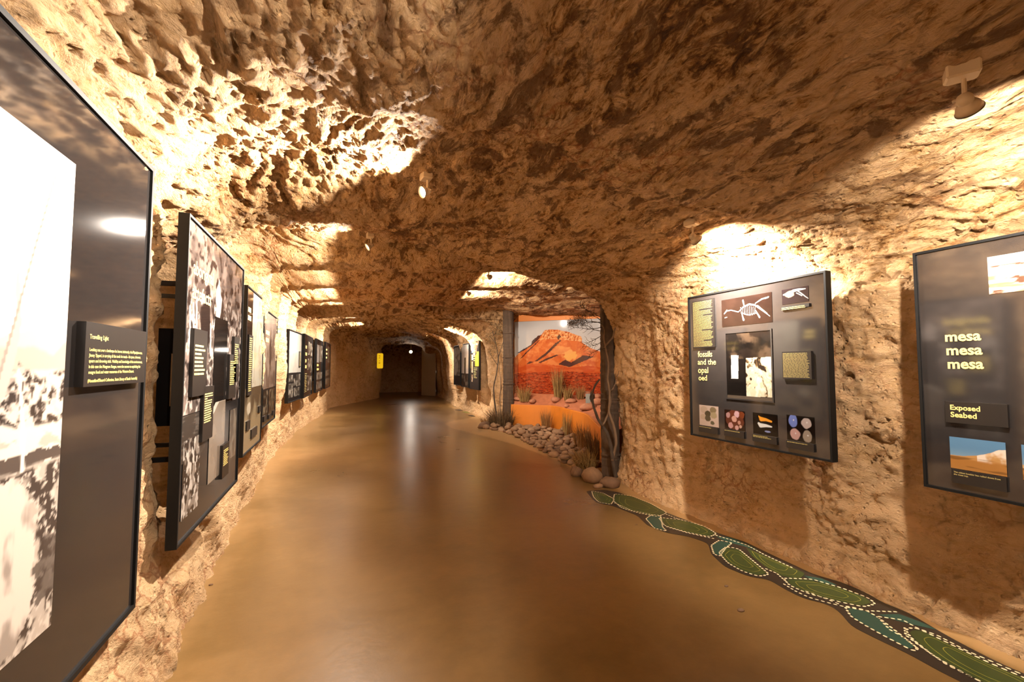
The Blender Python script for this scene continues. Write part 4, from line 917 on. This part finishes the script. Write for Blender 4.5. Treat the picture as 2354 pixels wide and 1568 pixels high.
# dead vine / small tree at the near post
BARK = simple('dead_wood', (.17, .105, .058), .85, var=.35, scale=18, bump=.5); BARKD = simple('dark_twig', (.060, .040, .025), .9, var=.3)
PV = np.array([2.99, 4.66, 0]); NV = np.array([_f[0], _f[1], 0])
def vine_pts(pp, seed, amp=.035, sub=5, dep=0.):
    q = np.array([on_plane(x_, y_, PV+NV*dep, NV) for x_, y_ in pp]); q = resample(q, (len(q)-1)*sub+1)
    for _ in range(2): q[1:-1] = .25*q[:-2]+.5*q[1:-1]+.25*q[2:]
    t = np.arange(len(q)); q += NV[None, :]*(amp*pnoise(t*.35+seed*3.1, seed, .5))[:, None]; return q
root = empty('dead_vine', tuple(on_floor(1415, 1100)), 'twisted dead vine with bare twigs climbing the near ringed post', 'vine'); ro = np.array(root.location)
def vine(name, pp, r0, r1, seed, mat=BARK, **k):
    q = vine_pts(pp, seed, **k)-ro; return MB().tube(q, np.linspace(r0, r1, len(q)), 8).build(name, mat, root, True)
vine('trunk', [(1416, 1098), (1408, 1060), (1404, 1020), (1392, 990), (1374, 962), (1364, 935), (1361, 905), (1368, 885), (1378, 872)], .026, .010, 1, BARKD)
vine('stem', [(1408, 1060), (1417, 1020), (1413, 985), (1400, 950), (1403, 905), (1396, 872), (1400, 830), (1390, 795), (1388, 770)], .018, .008, 2, dep=-.03)
vine('stem', [(1385, 978), (1398, 955), (1404, 925), (1400, 890)], .014, .007, 3)
vine('branch', [(1390, 800), (1396, 790), (1410, 775), (1413, 755), (1420, 735), (1432, 715)], .013, .004, 4)
vine('branch', [(1404, 900), (1414, 885), (1418, 868), (1424, 850)], .009, .003, 5)
vine('branch', [(1392, 798), (1388, 780), (1390, 760), (1382, 745)], .009, .004, 6)
vine('branch', [(1364, 930), (1356, 915), (1360, 895)], .012, .004, 8, BARKD)
m = MB(); rg = random.Random(5)
for k, (sx_, sy_, ang, L, d_) in enumerate([(1384, 735, 195, 60, 0), (1384, 740, 180, 62, .05), (1384, 760, 165, 55, -.05), (1384, 770, 150, 48, .0), (1384, 728, 205, 58, -.08), (1384, 752, 172, 66, .08), (1384, 785, 150, 34, 0), (1382, 800, 150, 30, .04), (1384, 745, 188, 70, -.03)]):
    x_, y_, a = sx_, sy_, ang; path = [(x_, y_)]
    for j in range(6):
        a += rg.uniform(-16, 16); x_ += L/6*math.cos(math.radians(a)); y_ += L/6*math.sin(math.radians(a))*.9; path.append((x_, y_))
        if j > 0:
            for s_ in (1, -1):
                b = a+s_*rg.uniform(25, 60); l2 = rg.uniform(8, 20); m.tube(vine_pts([(x_, y_), (x_+l2*.5*math.cos(math.radians(b)), y_+l2*.5*math.sin(math.radians(b))), (x_+l2*math.cos(math.radians(b+10)), y_+l2*math.sin(math.radians(b+10)))], k*7+j, .10, 3, d_+rg.uniform(-.06, .06))-ro, [.0022]*4+[.0016]*2+[.001], 4)
    m.tube(vine_pts(path, k+20, .12, 2, d_)-ro, np.linspace(.005, .0015, 13), 5)
m.build('twigs', BARKD, root)
m = MB(); rg2 = np.random.default_rng(8)
for cx_, cy_, rr, nn_ in ((1322, 738, 17, 420), (1338, 728, 15, 260), (1312, 742, 9, 160), (1336, 742, 14, 120)):
    for i in range(nn_):
        x_ = cx_+rg2.normal(0, rr*.55); y_ = cy_+rg2.normal(0, rr*.36)+.25*(cx_-x_); o_ = on_plane(x_, y_, PV+NV*rg2.normal(0, .07), NV)-ro; d_ = rg2.normal(size=3); d_[2] -= .8; d_ /= np.linalg.norm(d_); e = np.cross(d_, rg2.normal(size=3)); e /= np.linalg.norm(e)
        m.add([o_-e*.0016, o_+e*.0016, o_+d_*.045], [(0, 1, 2)])
o = m.build('needle_leaves', G_DK, root); o['kind'] = 'stuff'
# dry branch on the rock left of the far post
PV = np.array([3.40, 9.86, 0]); NV = np.array([_f[0], _f[1], 0])
root = empty('dry_branch', tuple(on_plane(1142, 965, PV, NV)*np.array([1, 1, 0])), 'dry leafy branch leaning on the rock left of the far ringed post', 'branch'); ro = np.array(root.location)
vine('stem', [(1143, 968), (1137, 925), (1134, 890), (1142, 858), (1146, 820), (1140, 790), (1132, 760)], .020, .006, 31, BARKD, amp=.06)
vine('stem', [(1150, 968), (1149, 920), (1152, 880), (1147, 845), (1146, 815)], .014, .006, 32, BARK, amp=.06)
for k, pp in enumerate(([(1146, 820), (1156, 790), (1160, 765)], [(1140, 790), (1128, 775), (1118, 772)], [(1144, 840), (1132, 822), (1122, 805)], [(1137, 770), (1145, 752), (1150, 740)])): vine('branch', pp, .008, .003, 40+k, BARKD, amp=.06)
m = MB()
for cx_, cy_, rr, nn_ in ((1136, 764, 14, 300), (1150, 758, 12, 240), (1124, 778, 10, 160), (1140, 800, 12, 160), (1128, 810, 9, 90)):
    for i in range(nn_):
        x_ = cx_+rg2.normal(0, rr*.6); y_ = cy_+rg2.normal(0, rr*.7); o_ = on_plane(x_, y_, PV+NV*rg2.normal(-.05, .06), NV)-ro; d_ = rg2.normal(size=3); d_ /= np.linalg.norm(d_); e = np.cross(d_, rg2.normal(size=3)); e /= np.linalg.norm(e)
        m.add([o_-e*.004, o_+e*.004, o_+d_*.06], [(0, 1, 2)])
o = m.build('leaves', grass_mat('leaf_olive', (.16, .10, .04)), root); o['kind'] = 'stuff'

# ================================================================== FLOOR PAINTING along the right wall
K = lambda zx, zy: tuple(on_floor(1320+zx/2.2766, 1080+zy/2.2766)[:2])
def floor_paint(col, name, rough=.4): return simple(name, col, rough, var=.3, scale=8)
P_BLK, P_GRN, P_TEAL, P_LIME, P_DOT = floor_paint((.022, .016, .011), 'paint_black'), floor_paint((.030, .046, .011), 'paint_green'), floor_paint((.014, .050, .036), 'paint_teal'), floor_paint((.20, .19, .028), 'paint_lime'), floor_paint((.72, .60, .36), 'paint_cream')
fp = empty('floor_painting', (*K(1100, 560), 0), 'long green and black dotted serpent painting on the floor beside the right wall', 'painting'); fo = np.array(fp.location)[:2]
def closed_smooth(q, n=60):
    q = np.array(list(q)+[q[0]], float); q = resample(q, n+1)[:-1]
    for _ in range(2): q = .25*np.roll(q, 1, 0)+.5*q+.25*np.roll(q, -1, 0)
    return q
def patch(name, pts, mat, z0, z1, n=70):
    q = closed_smooth([np.array(K(*a))-fo for a in pts], n)
    bm = bmesh.new(); vs = [bm.verts.new((a, b, z1)) for a, b in q]; fc = bm.faces.new(vs)
    if fc.normal.z < 0: bm.normal_update()
    bmesh.ops.triangulate(bm, faces=[fc]); bm.normal_update()
    for f_ in bm.faces:
        if f_.normal.z < 0: f_.normal_flip()
    vb = [bm.verts.new((a, b, z0)) for a, b in q]
    for i in range(len(vs)): bm.faces.new((vb[i], vb[(i+1) % len(vs)], vs[(i+1) % len(vs)], vs[i]))
    me = bpy.data.meshes.new(name); bm.to_mesh(me); bm.free(); me.materials.append(mat); link(bpy.data.objects.new(name, me), fp); return q
patch('ground_coat', [(60, 112), (110, 170), (200, 190), (330, 240), (380, 290), (480, 330), (600, 350), (700, 385), (715, 440), (790, 510), (920, 562), (1020, 575), (1100, 625), (1200, 675), (1330, 705), (1390, 745), (1450, 820), (1600, 895), (1750, 965), (1900, 1050), (2050, 1125), (2350, 1260), (2700, 1400), (2800, 1300), (2500, 1130), (2250, 1025), (2100, 950), (1950, 870), (1850, 810), (1750, 750), (1600, 690), (1540, 650), (1400, 590), (1250, 548), (1150, 500), (1000, 430), (900, 380), (760, 335), (640, 285), (480, 225), (350, 165), (230, 118), (150, 104)], P_BLK, -.002, .0022, 260)
GP = [[(95, 115), (150, 125), (205, 155), (190, 180), (130, 170), (105, 145)], [(215, 130), (300, 140), (400, 180), (480, 225), (430, 245), (330, 225), (250, 200), (210, 165)], [(450, 255), (560, 265), (680, 300), (735, 335), (700, 350), (580, 325), (480, 295)],
      [(765, 440), (800, 410), (860, 420), (920, 470), (980, 520), (1010, 545), (960, 555), (880, 530), (810, 490)], [(900, 410), (1000, 455), (1120, 505), (1210, 545), (1180, 575), (1090, 560), (1000, 510), (930, 455)], [(1110, 575), (1250, 580), (1400, 625), (1520, 670), (1560, 700), (1500, 715), (1380, 690), (1230, 650), (1140, 610)],
      [(1750, 850), (1800, 838), (1900, 885), (2050, 960), (2200, 1030), (2354, 1095), (2600, 1210), (2640, 1290), (2400, 1225), (2200, 1145), (2050, 1070), (1900, 985), (1790, 900)]]
TP = [[(380, 260), (410, 240), (450, 245), (460, 300), (480, 320), (420, 305)], [(740, 350), (830, 358), (940, 405), (960, 425), (880, 400), (800, 380)], [(722, 400), (760, 375), (820, 388), (790, 412), (762, 450), (735, 440)], [(1200, 556), (1300, 572), (1380, 608), (1260, 588)], [(1430, 725), (1530, 745), (1590, 780), (1680, 850), (1780, 930), (1760, 942), (1650, 885), (1540, 825), (1460, 775)], [(1590, 760), (1700, 758), (1830, 806), (1900, 842), (1780, 815), (1680, 790)]]
gq = [patch('green_lobe', q, P_GRN, .001, .0034) for q in GP]; tq = [patch('teal_lobe', q, P_TEAL, .001, .0034) for q in TP]
def dash_line(m, q, step, ln, wd, z, closed=False):
    q = np.array(q, float); q = np.vstack([q, q[:1]]) if closed else q
    L = np.linalg.norm(np.diff(q, axis=0), axis=1).sum(); nn_ = max(2, int(L/step)); r_ = resample(q, nn_*2+1)
    for i in range(nn_):
        a = r_[2*i]; t = r_[min(2*i+1, len(r_)-1)]-a; nt_ = np.linalg.norm(t)
        if nt_ < 1e-6: continue
        t /= nt_; s_ = np.array([-t[1], t[0]])*wd/2; b = a+t*ln; c1 = a+t*ln*.5
        m.add([(*(a+s_*.6), z), (*(a-s_*.6), z), (*(c1-s_), z), (*(b-s_*.6), z), (*(b+s_*.6), z), (*(c1+s_), z)], [(0, 1, 2, 3, 4, 5)])
m = MB()
for q in (gq[6], tq[4], gq[5], gq[3], gq[2], gq[1], gq[0], tq[0], tq[2]):
    ce = q.mean(0); k = 1.0+.012/np.mean(np.linalg.norm(q-ce, axis=1)); dash_line(m, ce+(q-ce)*k, .030, .019, .013, .0042, True)
for pp in ([(1095, 600), (1160, 640), (1230, 672), (1330, 700), (1420, 722), (1530, 742), (1700, 748)], [(1210, 638), (1320, 680), (1400, 712)], [(1590, 775), (1650, 840), (1730, 885), (1810, 950)], [(1590, 772), (1720, 790), (1800, 835), (1900, 870), (2050, 950), (2354, 1080)], [(1730, 830), (1735, 870), (1800, 920), (1950, 1025), (2100, 1100)], [(740, 345), (900, 395), (1000, 450), (1150, 520)], [(480, 300), (600, 335), (740, 365)], [(210, 175), (300, 215), (420, 240)], [(480, 235), (560, 265), (700, 300)], [(1000, 520), (1060, 545), (1110, 590)]):
    dash_line(m, resample([np.array(K(*a))-fo for a in pp], 40), .028, .018, .012, .0042)
o = m.build('dots', P_DOT, fp); o['kind'] = 'stuff'
m = MB()
for q in gq:
    ce = q.mean(0)
    for k in (.78, .5):
        r_ = np.vstack([ce+(q-ce)*k, ce+(q[:1]-ce)*k])
        for i in range(len(r_)-1):
            t = r_[i+1]-r_[i]; n_ = np.linalg.norm(t)
            if n_ < 1e-6: continue
            s_ = np.array([-t[1], t[0]])/n_*.0018; m.add([(*(r_[i]-s_), .0040), (*(r_[i+1]-s_), .0040), (*(r_[i+1]+s_), .0040), (*(r_[i]+s_), .0040)], [(0, 1, 2, 3)])
m.build('contour_lines', P_LIME, fp)
# leaf-shaped painting further along
fp = empty('floor_painting', (3.35, 13.2, 0), 'faint dark leaf-shaped painting on the floor below the far right panels', 'painting'); fo = np.array((3.35, 13.2))
K2 = K; K = lambda a, b: tuple(on_floor(a, b)[:2])
for k, (px, py, L, ang) in enumerate(((1058, 928, 24, 0), (1050, 934, 18, 4), (1066, 938, 22, 2), (1056, 943, 20, 6), (1072, 948, 20, 10), (1085, 956, 18, 14))):
    patch('leaf', [(px-L*.6, py-1), (px, py-2.2), (px+L*.5, py+L*.1), (px, py+1.8)], P_BLK if k % 2 else P_LIME, -.002, .003, 24)

# debris crumbs on the floor
CR = simple('crumb', (.10, .065, .04), .9)
for k, (px, py, s) in enumerate(((1703, 1404, .016), (485, 1345, .010), (1670, 1348, .010), (1463, 1206, .008))):
    a = on_floor(px, py); o = link(bpy.data.objects.new('pebble', SM[1][k])); o.location = (a[0], a[1], -.001); o.scale = (s*1.3, s, s*.7)
    tag(o, ['dark crumb on the bare floor left of the serpent painting', 'dark crumb at the foot of the left wall by the artefacts panel', 'tiny crumb above the larger dark one on the bare floor', 'tiny crumb beside the far tip of the serpent painting'][k], 'pebble')
strip_private()
